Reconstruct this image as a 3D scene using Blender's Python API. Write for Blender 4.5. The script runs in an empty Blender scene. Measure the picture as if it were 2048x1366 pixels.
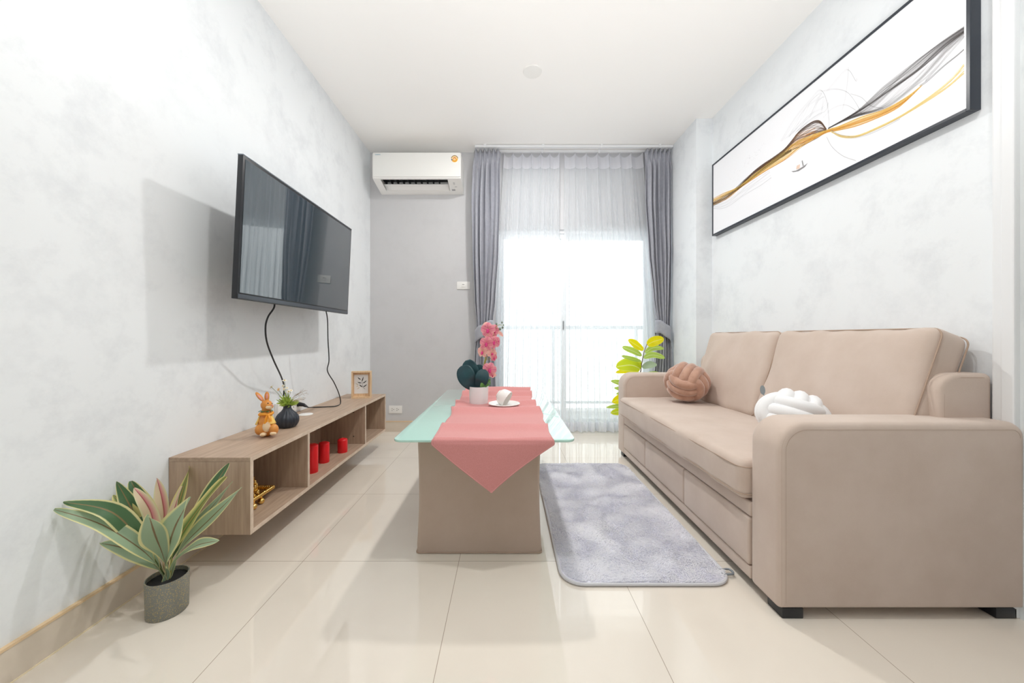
import bpy, bmesh, math, random
from math import sin, cos, pi, sqrt, radians
from mathutils import Vector, Matrix, noise
import numpy as np

# ------------------------------------------------------------------ camera, world, light, exposure
S = bpy.context.scene
COL = S.collection
F = 730.0            # focal length in pixels of a 2048 px wide frame
EYE = 0.863
cd = bpy.data.cameras.new('camera'); cam = bpy.data.objects.new('camera', cd); COL.objects.link(cam)
cam.location = (0, 0, EYE); cam.rotation_euler = (pi/2, 0, 0)
cd.sensor_width = 36; cd.lens = F/2048*36; cd.shift_x = 11/2048; cd.shift_y = -9/2048
cd.clip_start = 0.05; cd.clip_end = 200
S.camera = cam
S.view_settings.view_transform = 'Standard'; S.view_settings.look = 'None'
S.view_settings.gamma = 1; S.view_settings.use_curve_mapping = False
S.view_settings.exposure = 0.3
S.cycles.diffuse_bounces = 8; S.cycles.max_bounces = 14; S.cycles.transparent_max_bounces = 24
S.cycles.sample_clamp_indirect = 8

W = bpy.data.worlds.new('sky'); S.world = W; W.use_nodes = True
wn = W.node_tree.nodes; wl = W.node_tree.links
bg = wn['Background']
tc = wn.new('ShaderNodeTexCoord'); sp = wn.new('ShaderNodeSeparateXYZ')
mr = wn.new('ShaderNodeMapRange')
mr.inputs['From Min'].default_value = -0.5; mr.inputs['From Max'].default_value = 0.6
mr.inputs['To Min'].default_value = 0.08; mr.inputs['To Max'].default_value = 2.3
wl.new(tc.outputs['Generated'], sp.inputs[0]); wl.new(sp.outputs['Y'], mr.inputs['Value'])
wl.new(mr.outputs['Result'], bg.inputs['Strength'])
bg.inputs['Color'].default_value = (0.97, 0.985, 1.0, 1)

def area(name, loc, rot, sx, sy, power, col=(1, 1, 1)):
    l = bpy.data.lights.new(name, 'AREA'); l.shape = 'RECTANGLE'; l.size = sx; l.size_y = sy
    l.energy = power; l.color = col
    o = bpy.data.objects.new(name, l); COL.objects.link(o); o.location = loc; o.rotation_euler = rot
    return o
# daylight from the open side of the flat behind the camera, low and to the right
area('room_daylight', (1.0, -1.8, 0.9), (radians(112), 0, radians(14)), 1.2, 1.2, 2, (1, .985, .96))
# flash head behind the camera bounced off the white ceiling
fl_ = bpy.data.lights.new('bounce_flash', 'SPOT'); fl_.energy = 170; fl_.spot_size = radians(110); fl_.spot_blend = 1; fl_.shadow_soft_size = .25
fo_ = bpy.data.objects.new('bounce_flash', fl_); COL.objects.link(fo_); fo_.location = (.2, -.4, .6); fo_.rotation_euler = (radians(152), 0, 0)

# ------------------------------------------------------------------ helpers
def P(px, py, Y):
    "point of the room at depth Y behind a photo pixel"
    return Vector(((px-1013)*Y/F, Y, EYE+(674-py)*Y/F))

def mat(name, col, rough=.5, metal=0., col2=None, nscale=5., detail=4., ramp=(.4, .6), bump=0., bscale=60.,
        stretch=(1, 1, 1), coat=0., sheen=0., trans=0., spec=.5, ior=1.45, alpha=1., subs=0., bdist=.002):
    m = bpy.data.materials.new(name); m.use_nodes = True
    nt = m.node_tree; n = nt.nodes; L = nt.links; b = n['Principled BSDF']
    b.inputs['Base Color'].default_value = (*col, 1); b.inputs['Roughness'].default_value = rough
    b.inputs['Metallic'].default_value = metal; b.inputs['Coat Weight'].default_value = coat
    b.inputs['Sheen Weight'].default_value = sheen; b.inputs['Transmission Weight'].default_value = trans
    b.inputs['Specular IOR Level'].default_value = spec; b.inputs['IOR'].default_value = ior
    b.inputs['Alpha'].default_value = alpha
    if subs: b.inputs['Subsurface Weight'].default_value = subs; b.inputs['Subsurface Scale'].default_value = .02
    if col2 or bump:
        t = n.new('ShaderNodeTexCoord'); mp = n.new('ShaderNodeMapping'); L.new(t.outputs['Object'], mp.inputs[0])
        mp.inputs['Scale'].default_value = stretch
    if col2:
        x = n.new('ShaderNodeTexNoise'); x.inputs['Scale'].default_value = nscale; x.inputs['Detail'].default_value = detail
        x.inputs['Roughness'].default_value = .6
        L.new(mp.outputs[0], x.inputs['Vector'])
        r = n.new('ShaderNodeValToRGB'); r.color_ramp.elements[0].position = ramp[0]; r.color_ramp.elements[1].position = ramp[1]
        r.color_ramp.elements[0].color = (*col, 1); r.color_ramp.elements[1].color = (*col2, 1)
        L.new(x.outputs['Fac'], r.inputs[0]); L.new(r.outputs[0], b.inputs['Base Color'])
    if bump:
        y = n.new('ShaderNodeTexNoise'); y.inputs['Scale'].default_value = bscale; y.inputs['Detail'].default_value = 3
        L.new(mp.outputs[0], y.inputs['Vector'])
        bp = n.new('ShaderNodeBump'); bp.inputs['Strength'].default_value = bump; bp.inputs['Distance'].default_value = bdist
        L.new(y.outputs['Fac'], bp.inputs['Height']); L.new(bp.outputs[0], b.inputs['Normal'])
    return m

def srgb(r, g, b):
    f = lambda c: (c/255/12.92) if c/255 <= .04045 else ((c/255+.055)/1.055)**2.4
    return (f(r), f(g), f(b))

ORG = {}
def root(name, label, cat, loc=(0, 0, 0), group=None):
    o = bpy.data.objects.new(name, None); COL.objects.link(o); o.location = loc; o.empty_display_size = .05
    ORG[o.name] = Vector(loc); o['label'] = label; o['category'] = cat
    if group: o['group'] = group
    return o

def mk(name, bm, m, parent=None, smooth=True, label=None, cat=None, kind=None, group=None, merge=True, angle=40):
    if merge: bmesh.ops.remove_doubles(bm, verts=bm.verts, dist=1e-5)
    bmesh.ops.recalc_face_normals(bm, faces=bm.faces) if merge else None
    if parent is not None: org = ORG[parent.name]
    else:
        c = np.array([v.co[:] for v in bm.verts]); lo = c.min(0); hi = c.max(0)
        org = Vector(((lo[0]+hi[0])/2, (lo[1]+hi[1])/2, lo[2])) if kind != 'structure' else Vector((0, 0, 0))
    bmesh.ops.translate(bm, verts=bm.verts, vec=-org)
    me = bpy.data.meshes.new(name); bm.to_mesh(me); bm.free()
    for f in me.polygons: f.use_smooth = smooth
    if smooth and angle < 180:
        try: me.set_sharp_from_angle(angle=radians(angle))
        except Exception: pass
    o = bpy.data.objects.new(name, me); COL.objects.link(o)
    for q in (m if isinstance(m, (list, tuple)) else [m]): me.materials.append(q)
    if parent is not None: o.parent = parent
    else: o.location = org
    ORG[o.name] = org
    if label: o['label'] = label
    if cat: o['category'] = cat
    if kind: o['kind'] = kind
    if group: o['group'] = group
    return o

def nb(): return bmesh.new()

def box(bm, x0, x1, y0, y1, z0, z1):
    v = [bm.verts.new(c) for c in ((x0,y0,z0),(x1,y0,z0),(x1,y1,z0),(x0,y1,z0),(x0,y0,z1),(x1,y0,z1),(x1,y1,z1),(x0,y1,z1))]
    for f in ((0,3,2,1),(4,5,6,7),(0,1,5,4),(1,2,6,5),(2,3,7,6),(3,0,4,7)): bm.faces.new([v[i] for i in f])
    return v

def bbox(x0, x1, y0, y1, z0, z1, bev=.002, seg=2):
    bm = nb(); box(bm, x0, x1, y0, y1, z0, z1)
    if bev: bmesh.ops.bevel(bm, geom=list(bm.edges), offset=bev, segments=seg, affect='EDGES', profile=.6)
    return bm

def loft(bm, loops, cap=True, closed=True):
    rows = [[bm.verts.new(p) for p in l] for l in loops]
    n = len(rows[0])
    for a, b in zip(rows, rows[1:]):
        for i in range(n if closed else n-1):
            j = (i+1) % n
            bm.faces.new((a[i], a[j], b[j], b[i]))
    if cap:
        bm.faces.new(rows[0][::-1]); bm.faces.new(rows[-1])
    return rows

def rrect(x0, x1, y0, y1, r, ins=0., n=6):
    "rounded rectangle outline, r = four radii ccw from (x0,y0)"
    if not isinstance(r, (list, tuple)): r = [r]*4
    x0 += ins; x1 -= ins; y0 += ins; y1 -= ins
    out = []
    for (cx, cy, sx, sy, a0, rr) in ((x0,y0,1,1,pi,r[0]),(x1,y0,-1,1,1.5*pi,r[1]),(x1,y1,-1,-1,0,r[2]),(x0,y1,1,-1,.5*pi,r[3])):
        rr = max(rr-ins, .0008)
        ox, oy = cx+sx*rr, cy+sy*rr
        for i in range(n+1):
            a = a0+.5*pi*i/n; out.append((ox+rr*cos(a), oy+rr*sin(a)))
    return out

def extr(bm, fn, a0, a1, r, axis='z', seg=4):
    "outline fn(inset) swept from a0 to a1 with rounded rims of radius r"
    lo = []
    for i in range(seg+1):
        t = .5*pi*i/seg; lo.append((a0+r*(1-sin(t)), r*(1-cos(t))))
    lo = lo[::-1]
    lv = [(a0+r*(1-cos(.5*pi*i/seg)), r*(1-sin(.5*pi*i/seg))) for i in range(seg+1)]
    hv = [(a1-(a-a0), ins) for a, ins in lv[::-1]]
    mp = {'z': lambda p, a: (p[0], p[1], a), 'y': lambda p, a: (p[0], a, p[1]), 'x': lambda p, a: (a, p[0], p[1])}[axis]
    loft(bm, [[mp(p, a) for p in fn(ins)] for a, ins in lv+hv])

def grid(bm, fn, nu, nv, uvs=True, closed_u=False):
    uvl = bm.loops.layers.uv.verify() if uvs else None
    V = [[bm.verts.new(fn(i/nu, j/nv)) for j in range(nv+1)] for i in range(nu+(0 if closed_u else 1))]
    for i in range(nu):
        i2 = (i+1) % len(V)
        for j in range(nv):
            f = bm.faces.new((V[i][j], V[i2][j], V[i2][j+1], V[i][j+1]))
            if uvs:
                for l, (a, b) in zip(f.loops, ((i,j),(i+1,j),(i+1,j+1),(i,j+1))): l[uvl].uv = (a/nu, b/nv)
    return V

def smooth_path(pts, n=8, closed=False):
    pts = [Vector(p) for p in pts]; out = []; m = len(pts)
    for i in range(m if closed else m-1):
        if closed: a, b, c, d = pts[(i-1) % m], pts[i], pts[(i+1) % m], pts[(i+2) % m]
        else: a, b, c, d = pts[max(i-1, 0)], pts[i], pts[i+1], pts[min(i+2, m-1)]
        for k in range(n):
            t = k/n
            out.append(.5*((2*b)+(c-a)*t+(2*a-5*b+4*c-d)*t*t+(3*b-a-3*c+d)*t**3))
    if not closed: out.append(pts[-1])
    return out

def tube(bm, pts, r, n=8, closed=False, cap=True):
    pts = [Vector(p) for p in pts]; m = len(pts)
    R = r if callable(r) else (lambda t: r)
    tan = []
    for i in range(m):
        if closed: d = pts[(i+1) % m]-pts[i-1]
        else: d = pts[min(i+1, m-1)]-pts[max(i-1, 0)]
        tan.append(d.normalized())
    up = Vector((0, 0, 1)) if abs(tan[0].z) < .9 else Vector((1, 0, 0))
    N = (up-tan[0]*up.dot(tan[0])).normalized(); loops = []
    for i in range(m):
        N = (N-tan[i]*N.dot(tan[i])).normalized(); B = tan[i].cross(N)
        rr = R(i/(m-1 if not closed else m))
        loops.append([pts[i]+rr*(cos(2*pi*k/n)*N+sin(2*pi*k/n)*B) for k in range(n)])
    if closed:
        rows = [[bm.verts.new(p) for p in l] for l in loops]
        # align last ring with first by best rotation
        best = min(range(n), key=lambda s: sum((rows[-1][(k+s) % n].co-rows[0][k].co).length for k in range(n)))
        for i in range(m):
            a = rows[i]; b = rows[(i+1) % m]
            for k in range(n):
                if i == m-1: bm.faces.new((a[(k+best) % n], a[(k+1+best) % n], b[(k+1) % n], b[k]))
                else: bm.faces.new((a[k], a[(k+1) % n], b[(k+1) % n], b[k]))
    else: loft(bm, loops, cap=cap)

def lathe(bm, prof, c=(0, 0, 0), n=32, mod=None):
    loops = []
    for (r, z) in prof:
        loops.append([(c[0]+r*(mod(2*pi*k/n, z) if mod else 1)*cos(2*pi*k/n), c[1]+r*(mod(2*pi*k/n, z) if mod else 1)*sin(2*pi*k/n), c[2]+z) for k in range(n)])
    loft(bm, loops, cap=True)

def ball(bm, c, r, sc=(1, 1, 1), rot=None, seg=16):
    M = Matrix.Translation(c) @ (rot.to_4x4() if rot else Matrix.Identity(4)) @ Matrix.Diagonal((r*sc[0], r*sc[1], r*sc[2], 1))
    bmesh.ops.create_uvsphere(bm, u_segments=seg, v_segments=max(6, seg//2+2), radius=1, matrix=M)

def cushion(bm, h, r, puff=(0, 0, 0), M=Matrix.Identity(4), n=14, wrinkle=0., seed=0):
    "soft block of half sizes h, corner radius r, faces puffed out"
    hx, hy, hz = h
    def ts(H):
        e = r/H
        a = [-1, -1+e*.12, -1+e*.35, -1+e*.65, -1+e]
        mid = [(-1+e)+(2-2*e)*k/n for k in range(1, n)]
        return a+mid+[-x for x in a[::-1]]
    T = [ts(hx), ts(hy), ts(hz)]
    def shape(p):
        q = Vector((max(-hx+r, min(hx-r, p[0])), max(-hy+r, min(hy-r, p[1])), max(-hz+r, min(hz-r, p[2]))))
        d = Vector(p)-q
        q = q+d.normalized()*r if d.length > 1e-9 else Vector(p)
        x, y, z = q.x/hx, q.y/hy, q.z/hz
        f = lambda a: max(0, 1-a*a)
        q += Vector((x*puff[0]*f(y)*f(z), y*puff[1]*f(x)*f(z), z*puff[2]*f(x)*f(y)))
        if wrinkle:
            w = noise.noise(Vector((q.x*9+seed, q.y*9, q.z*5)))*wrinkle
            q += Vector((w*x, w*y, w*z))
        return M @ q
    for ax in range(3):
        a, b = [k for k in range(3) if k != ax]
        for s in (-1, 1):
            V = []
            for u in T[a]:
                row = []
                for v in T[b]:
                    p = [0, 0, 0]; p[ax] = s*h[ax]; p[a] = u*h[a]; p[b] = v*h[b]
                    row.append(bm.verts.new(shape(p)))
                V.append(row)
            for i in range(len(V)-1):
                for j in range(len(V[0])-1):
                    f = [V[i][j], V[i+1][j], V[i+1][j+1], V[i][j+1]]
                    bm.faces.new(f)
    bmesh.ops.remove_doubles(bm, verts=bm.verts, dist=1e-5)

def leaf(bm, spine, width, normal, cup=.0, wave=0., n=14, m=8, prof=None, ph=0.):
    "blade along spine, width = max half width, cup = v-fold depth"
    sp_ = smooth_path(spine, max(2, n//(len(spine)-1)))
    k = len(sp_)-1
    nrm = Vector(normal).normalized()
    prof = prof or (lambda t: (sin(pi*min(1, t*1.0))**.8)*(1-.25*t)+.02*(1-t))
    def fn(u, v):
        t = v; i = min(int(t*k), k-1); fr = t*k-i
        p = sp_[i].lerp(sp_[i+1], fr); d = (sp_[i+1]-sp_[i]).normalized()
        side = d.cross(nrm).normalized(); N = side.cross(d).normalized()
        s = (u-.5)*2; w = width*prof(t)
        return p+side*w*s+N*(cup*w*abs(s)**1.3+wave*width*abs(s)*sin(11*t+ph+2*(s > 0)))
    grid(bm, fn, m, n)

def leafmat(name, edge, body, rib, pinkish=None, mid=.18, rough=.45, trans=.35):
    m = bpy.data.materials.new(name); m.use_nodes = True
    n = m.node_tree.nodes; L = m.node_tree.links; b = n['Principled BSDF']
    uv = n.new('ShaderNodeUVMap'); s = n.new('ShaderNodeSeparateXYZ'); L.new(uv.outputs[0], s.inputs[0])
    nz = n.new('ShaderNodeTexNoise'); nz.inputs['Scale'].default_value = 6; nz.inputs['Detail'].default_value = 3
    mp = n.new('ShaderNodeMapping'); mp.inputs['Scale'].default_value = (3.0, .5, 1); L.new(uv.outputs[0], mp.inputs[0]); L.new(mp.outputs[0], nz.inputs['Vector'])
    a = n.new('ShaderNodeMath'); a.operation = 'MULTIPLY_ADD'; a.inputs[1].default_value = .10; L.new(nz.outputs['Fac'], a.inputs[0]); L.new(s.outputs['X'], a.inputs[2])
    a2 = n.new('ShaderNodeMath'); a2.operation = 'SUBTRACT'; a2.inputs[1].default_value = .05; L.new(a.outputs[0], a2.inputs[0])
    r = n.new('ShaderNodeValToRGB'); e = r.color_ramp.elements
    cols = [(0, edge), (.07, edge), (.07+mid*.25, body), (.455, body), (.48, rib), (.52, rib), (.545, pinkish or body), (.93-mid*.25, body), (.93, edge), (1, edge)]
    e[0].position = 0; e[0].color = (*edge, 1); e[1].position = 1; e[1].color = (*edge, 1)
    for p, c in cols[1:-1]:
        q = e.new(p); q.color = (*c, 1)
    L.new(a2.outputs[0], r.inputs[0]); L.new(r.outputs[0], b.inputs['Base Color']); b.inputs['Roughness'].default_value = rough
    if trans:
        t = n.new('ShaderNodeBsdfTranslucent'); mx = n.new('ShaderNodeMixShader'); mx.inputs[0].default_value = trans
        L.new(r.outputs[0], t.inputs[0]); out = n['Material Output']
        L.new(b.outputs[0], mx.inputs[1]); L.new(t.outputs[0], mx.inputs[2]); L.new(mx.outputs[0], out.inputs[0])
    return m

def clothmat(name, col, transp=.25, transl=.5, diff=.25):
    m = bpy.data.materials.new(name); m.use_nodes = True
    n = m.node_tree.nodes; L = m.node_tree.links; n.remove(n['Principled BSDF']); out = n['Material Output']
    tp = n.new('ShaderNodeBsdfTransparent'); tl = n.new('ShaderNodeBsdfTranslucent'); df = n.new('ShaderNodeBsdfDiffuse')
    tl.inputs[0].default_value = (*col, 1); df.inputs[0].default_value = (*col, 1)
    a = n.new('ShaderNodeMixShader'); a.inputs[0].default_value = diff/(diff+transl); L.new(tl.outputs[0], a.inputs[1]); L.new(df.outputs[0], a.inputs[2])
    b = n.new('ShaderNodeMixShader'); lw = n.new('ShaderNodeLayerWeight'); lw.inputs[0].default_value = .5
    rm = n.new('ShaderNodeMapRange'); rm.inputs['From Min'].default_value = 0.05; rm.inputs['From Max'].default_value = .75
    rm.inputs['To Min'].default_value = transp*1.6; rm.inputs['To Max'].default_value = transp*.1
    L.new(lw.outputs['Facing'], rm.inputs['Value']); L.new(rm.outputs[0], b.inputs[0]); L.new(a.outputs[0], b.inputs[1]); L.new(tp.outputs[0], b.inputs[2])
    L.new(b.outputs[0], out.inputs[0]); return m

# ------------------------------------------------------------------ materials
def plaster(name, c1, c2, c3):
    m = mat(name, c1, rough=.75, bump=.15, bscale=90, bdist=.001)
    n = m.node_tree.nodes; L = m.node_tree.links; b = n['Principled BSDF']
    t = n.new('ShaderNodeTexCoord')
    a = n.new('ShaderNodeTexNoise'); a.inputs['Scale'].default_value = 4.5; a.inputs['Detail'].default_value = 10; a.inputs['Roughness'].default_value = .72
    c = n.new('ShaderNodeTexNoise'); c.inputs['Scale'].default_value = 1.3; c.inputs['Detail'].default_value = 6; c.inputs['Roughness'].default_value = .6
    r = n.new('ShaderNodeValToRGB'); r.color_ramp.elements[0].position = .48; r.color_ramp.elements[1].position = .66
    r.color_ramp.elements[0].color = (*c1, 1); r.color_ramp.elements[1].color = (*c2, 1)
    r2 = n.new('ShaderNodeValToRGB'); r2.color_ramp.elements[0].position = .45; r2.color_ramp.elements[1].position = .65
    r2.color_ramp.elements[0].color = (0, 0, 0, 1); r2.color_ramp.elements[1].color = (.6, .6, .6, 1)
    mx = n.new('ShaderNodeMix'); mx.data_type = 'RGBA'; mx.inputs['B'].default_value = (*c3, 1)
    L.new(t.outputs['Object'], a.inputs['Vector']); L.new(t.outputs['Object'], c.inputs['Vector'])
    L.new(a.outputs['Fac'], r.inputs[0]); L.new(c.outputs['Fac'], r2.inputs[0]); L.new(r2.outputs[0], mx.inputs['Factor'])
    L.new(r.outputs[0], mx.inputs['A']); L.new(mx.outputs['Result'], b.inputs['Base Color'])
    return m
M_wall = plaster('wallpaper', srgb(238, 242, 245), srgb(226, 230, 234), srgb(241, 245, 248))
M_wallb = plaster('wallpaper_backlit', srgb(206, 206, 208), srgb(202, 202, 204), srgb(209, 209, 211))  # same wallpaper, the backlit wall's shade put into a greyer colour
M_ceil = mat('ceiling_paint', srgb(250, 249, 247), .9)
M_white = mat('white_plastic', srgb(240, 239, 236), .35)
M_alu = mat('white_aluminium', srgb(236, 238, 240), .35)
M_black = mat('black_plastic', srgb(34, 36, 40), .35)
M_tile = mat('polished_tile', srgb(226, 216, 202), .035, spec=.9, ior=1.55)
def tile_nodes(m):
    n = m.node_tree.nodes; L = m.node_tree.links; b = n['Principled BSDF']
    t = n.new('ShaderNodeTexCoord'); s = n.new('ShaderNodeSeparateXYZ'); L.new(t.outputs['Object'], s.inputs[0])
    res = []
    for ax, off in (('X', .183+.6*10), ('Y', -1.405+.6*10)):
        a = n.new('ShaderNodeMath'); a.operation = 'ADD'; a.inputs[1].default_value = off; L.new(s.outputs[ax], a.inputs[0])
        d = n.new('ShaderNodeMath'); d.operation = 'DIVIDE'; d.inputs[1].default_value = .6; L.new(a.outputs[0], d.inputs[0])
        f = n.new('ShaderNodeMath'); f.operation = 'FRACT'; L.new(d.outputs[0], f.inputs[0])
        c = n.new('ShaderNodeMath'); c.operation = 'COMPARE'; c.inputs[1].default_value = .5; c.inputs[2].default_value = .5-.0017; L.new(f.outputs[0], c.inputs[0])
        res.append(c)
    mm = n.new('ShaderNodeMath'); mm.operation = 'MULTIPLY'; L.new(res[0].outputs[0], mm.inputs[0]); L.new(res[1].outputs[0], mm.inputs[1])
    nz = n.new('ShaderNodeTexNoise'); nz.inputs['Scale'].default_value = 2.2; nz.inputs['Detail'].default_value = 8; L.new(t.outputs['Object'], nz.inputs['Vector'])
    r = n.new('ShaderNodeValToRGB'); r.color_ramp.elements[0].position = .35; r.color_ramp.elements[1].position = .65
    r.color_ramp.elements[0].color = (*srgb(236, 228, 216), 1); r.color_ramp.elements[1].color = (*srgb(230, 221, 209), 1)
    L.new(nz.outputs['Fac'], r.inputs[0])
    mx = n.new('ShaderNodeMix'); mx.data_type = 'RGBA'; mx.inputs['A'].default_value = (*srgb(176, 162, 146), 1)
    L.new(mm.outputs[0], mx.inputs['Factor']); L.new(r.outputs[0], mx.inputs['B']); L.new(mx.outputs['Result'], b.inputs['Base Color'])
tile_nodes(M_tile)
M_skirt = mat('skirting_tile', srgb(224, 213, 198), .12, col2=srgb(216, 204, 188), nscale=3)
M_cap = mat('skirting_cap', srgb(226, 198, 160), .35)
def wood(name, st, lighter=0):
    k = lighter
    return mat(name, srgb(196+k, 172+k, 150+k), .5, col2=srgb(166+k, 142+k, 122+k), nscale=10, detail=6, ramp=(.3, .72), stretch=st, bump=.15, bscale=30, bdist=.0006)
M_wood_h = wood('oak_laminate_long', (6, .45, 6)); M_wood_v = wood('oak_laminate_upright', (6, 6, .45))
M_edge = mat('oak_edge_lit', srgb(222, 203, 184), .45, col2=srgb(210, 190, 170), nscale=20)  # oak lightened: light caught by the front edges is put into the colour
M_pine = mat('pale_pine', srgb(232, 203, 168), .5, col2=srgb(220, 188, 150), nscale=20, stretch=(4, 4, .6))
M_suede = mat('beige_suede', srgb(206, 189, 177), .9, col2=srgb(199, 181, 168), nscale=7, detail=5, ramp=(.35, .68), bump=.3, bscale=350, bdist=.0006, sheen=.25, spec=.2)
M_suede_d = mat('beige_suede_cover', srgb(194, 175, 160), .9, col2=srgb(187, 167, 151), nscale=5, detail=5, ramp=(.35, .68), bump=.3, bscale=350, bdist=.0006, sheen=.2, spec=.2)
M_seam = mat('beige_seam', srgb(178, 156, 139), .9, spec=.2)
M_mint = mat('mint_glass', srgb(172, 214, 202), .04, spec=1., coat=1., ior=1.52)
M_mintedge = mat('mint_glass_edge', srgb(96, 160, 146), .1)
M_pink = mat('pink_linen', srgb(209, 142, 140), .8, col2=srgb(203, 135, 133), nscale=420, detail=1, bump=.2, bscale=500, bdist=.0005, sheen=.3, spec=.3)
M_gold = mat('polished_gold', (.95, .66, .22), .12, metal=1)
M_red = mat('red_wax', srgb(228, 30, 38), .35)
M_wick = mat('wick', srgb(225, 190, 170), .8)
M_drape = mat('grey_drape', srgb(168, 170, 179), .7, col2=srgb(162, 164, 174), nscale=40, sheen=.3, bump=.15, bscale=500, bdist=.0004)
M_sheer = clothmat('white_sheer', srgb(243, 246, 249), .26, .42, .36)
M_hem = clothmat('white_sheer_hem', srgb(246, 246, 250), .1, .45, .45)
M_screen = mat('tv_screen', srgb(44, 58, 66), .03, spec=1.0, coat=1.0)
M_frame = mat('art_frame_black', srgb(44, 50, 60), .3)
M_canvas = mat('art_canvas', srgb(243, 244, 248), .6)

# ------------------------------------------------------------------ room shell
XL, XR, YB, YF, H = -1.245, 1.585, 3.333, -2.0, 2.548
WX0, WX1, WZ = -0.10, 1.36, 1.845
def st(name, bm, m, smooth=False): return mk(name, bm, m, smooth=smooth, kind='structure')
b = nb(); box(b, XL-.12, XR+.12, YF, YB+.16, -.1, 0); st('floor', b, M_tile)
b = nb(); box(b, XL-.12, XR+.12, YF, YB+.16, H, H+.1); st('ceiling', b, M_ceil)
b = nb(); box(b, XL-.12, XL, YF, YB+.16, 0, H); st('wall_left', b, M_wall)
b = nb(); box(b, XR, XR+.12, YF, YB+.16, 0, H); st('wall_right', b, M_wall)
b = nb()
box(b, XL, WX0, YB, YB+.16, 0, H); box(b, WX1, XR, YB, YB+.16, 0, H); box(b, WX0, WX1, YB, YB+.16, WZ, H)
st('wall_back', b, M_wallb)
b = nb(); box(b, 1.463, XR, 2.815, YB, 0, H); st('wall_pillar', b, M_wall)
# marble-look partition on the near right with its white trims
M_marble = mat('grey_marble', srgb(226, 230, 231), .25, col2=srgb(186, 192, 196), nscale=2.2, detail=8, ramp=(.46, .62), stretch=(1, 2.2, .55))
b = nb(); box(b, XR-.012, XR, YF, 1.135, 0, H); st('wall_marble', b, M_marble)
b = bbox(XR-.022, XR, 1.150, 1.176, 0, H, .004); st('trim_1', b, M_alu)
b = bbox(XR-.030, XR, 1.118, 1.150, 0, H, .004); st('trim_2', b, M_alu)
# skirting
b = nb(); box(b, XL, XL+.010, YF, YB, 0, .09); st('baseboard_left', b, M_skirt)
b = nb(); box(b, XL, XL+.012, YF, YB, .09, .097); st('trim_3', b, M_cap)
b = nb(); box(b, XL+.010, XL+.0125, YF, YB-.01, 0, .003); st('trim_5', b, mat('pale_joint', srgb(240, 226, 196), .6))
b = nb(); box(b, XL+.01, WX0, YB-.010, YB, 0, .09); st('baseboard_back', b, M_skirt)
b = nb(); box(b, XL+.01, WX0, YB-.012, YB, .09, .097); st('trim_4', b, M_cap)
b = nb(); box(b, XR-.010, XR, 1.18, 2.815, 0, .09); box(b, 1.453, 1.463, 2.80, YB, 0, .09); box(b, 1.453, XR, 2.805, 2.815, 0, .09); st('baseboard_right', b, M_skirt)

# sliding balcony door
M_glass = bpy.data.materials.new('window_glass'); M_glass.use_nodes = True
n_ = M_glass.node_tree.nodes; n_.remove(n_['Principled BSDF'])
g1 = n_.new('ShaderNodeBsdfTransparent'); g2 = n_.new('ShaderNodeBsdfGlossy'); g2.inputs['Roughness'].default_value = .02
g1.inputs[0].default_value = (.97, .99, .985, 1)
gm = n_.new('ShaderNodeMixShader'); fr_ = n_.new('ShaderNodeFresnel'); fr_.inputs[0].default_value = 1.3
M_glass.node_tree.links.new(fr_.outputs[0], gm.inputs[0]); M_glass.node_tree.links.new(g1.outputs[0], gm.inputs[1]); M_glass.node_tree.links.new(g2.outputs[0], gm.inputs[2])
M_glass.node_tree.links.new(gm.outputs[0], n_['Material Output'].inputs[0])
def panel(name, x0, x1, y):
    b = nb(); w = .045
    box(b, x0, x0+w, y, y+.03, .03, WZ-.03); box(b, x1-w, x1, y, y+.03, .03, WZ-.03)
    box(b, x0+w, x1-w, y, y+.03, WZ-.03-w, WZ-.03); box(b, x0+w, x1-w, y, y+.03, .03, .03+.07)
    o = mk(name, b, M_alu, smooth=False, kind='structure')
    b = nb(); box(b, x0+w, x1-w, y+.012, y+.018, .10, WZ-.03-w); mk('glass_pane', b, M_glass, o, smooth=False)
    return o
b = nb(); box(b, WX0, WX0+.03, YB+.02, YB+.13, 0, WZ); box(b, WX1-.03, WX1, YB+.02, YB+.13, 0, WZ)
box(b, WX0+.03, WX1-.03, YB+.02, YB+.13, WZ-.03, WZ); box(b, WX0+.03, WX1-.03, YB+.02, YB+.13, 0, .03)
st('door_frame', b, M_alu); bpy.data.objects['door_frame'].name = 'door_1'
pm = .528
pl = panel('door_2', WX0+.03, pm+.0225, YB+.035); pr = panel('door_3', pm-.0225, WX1-.03, YB+.085)
mk('lock', bbox(pm-.008, pm+.006, YB+.022, YB+.035, .93, 1.01, .003), M_black, pl, label='dark latch on the door stile')
# balcony
M_conc = mat('balcony_floor', srgb(205, 203, 200), .8)
b = nb(); box(b, -1.5, 2.6, YB+.16, 4.55, -.12, -.02); st('floor_balcony', b, M_conc)
rl = root('balcony_railing', 'white metal balcony railing with posts and clear panels behind the sheer curtains', 'railing', (.6, 4.4, -.02))
mk('handrail', bbox(-1.5, 2.6, 4.38, 4.43, .955, 1.0, .005), M_alu, rl); mk('lower_rail', bbox(-1.5, 2.6, 4.39, 4.42, .06, .09, .003), M_alu, rl)
for k in range(5):
    x = -1.45+k*1.0
    mk('post', bbox(x, x+.03, 4.39, 4.42, -.02, .955, .002, 1), M_alu, rl)
    if k < 4: mk('glass_infill', bbox(x+.03, x+1.0, 4.40, 4.41, .09, .955, 0), M_glass, rl, smooth=False)

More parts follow.
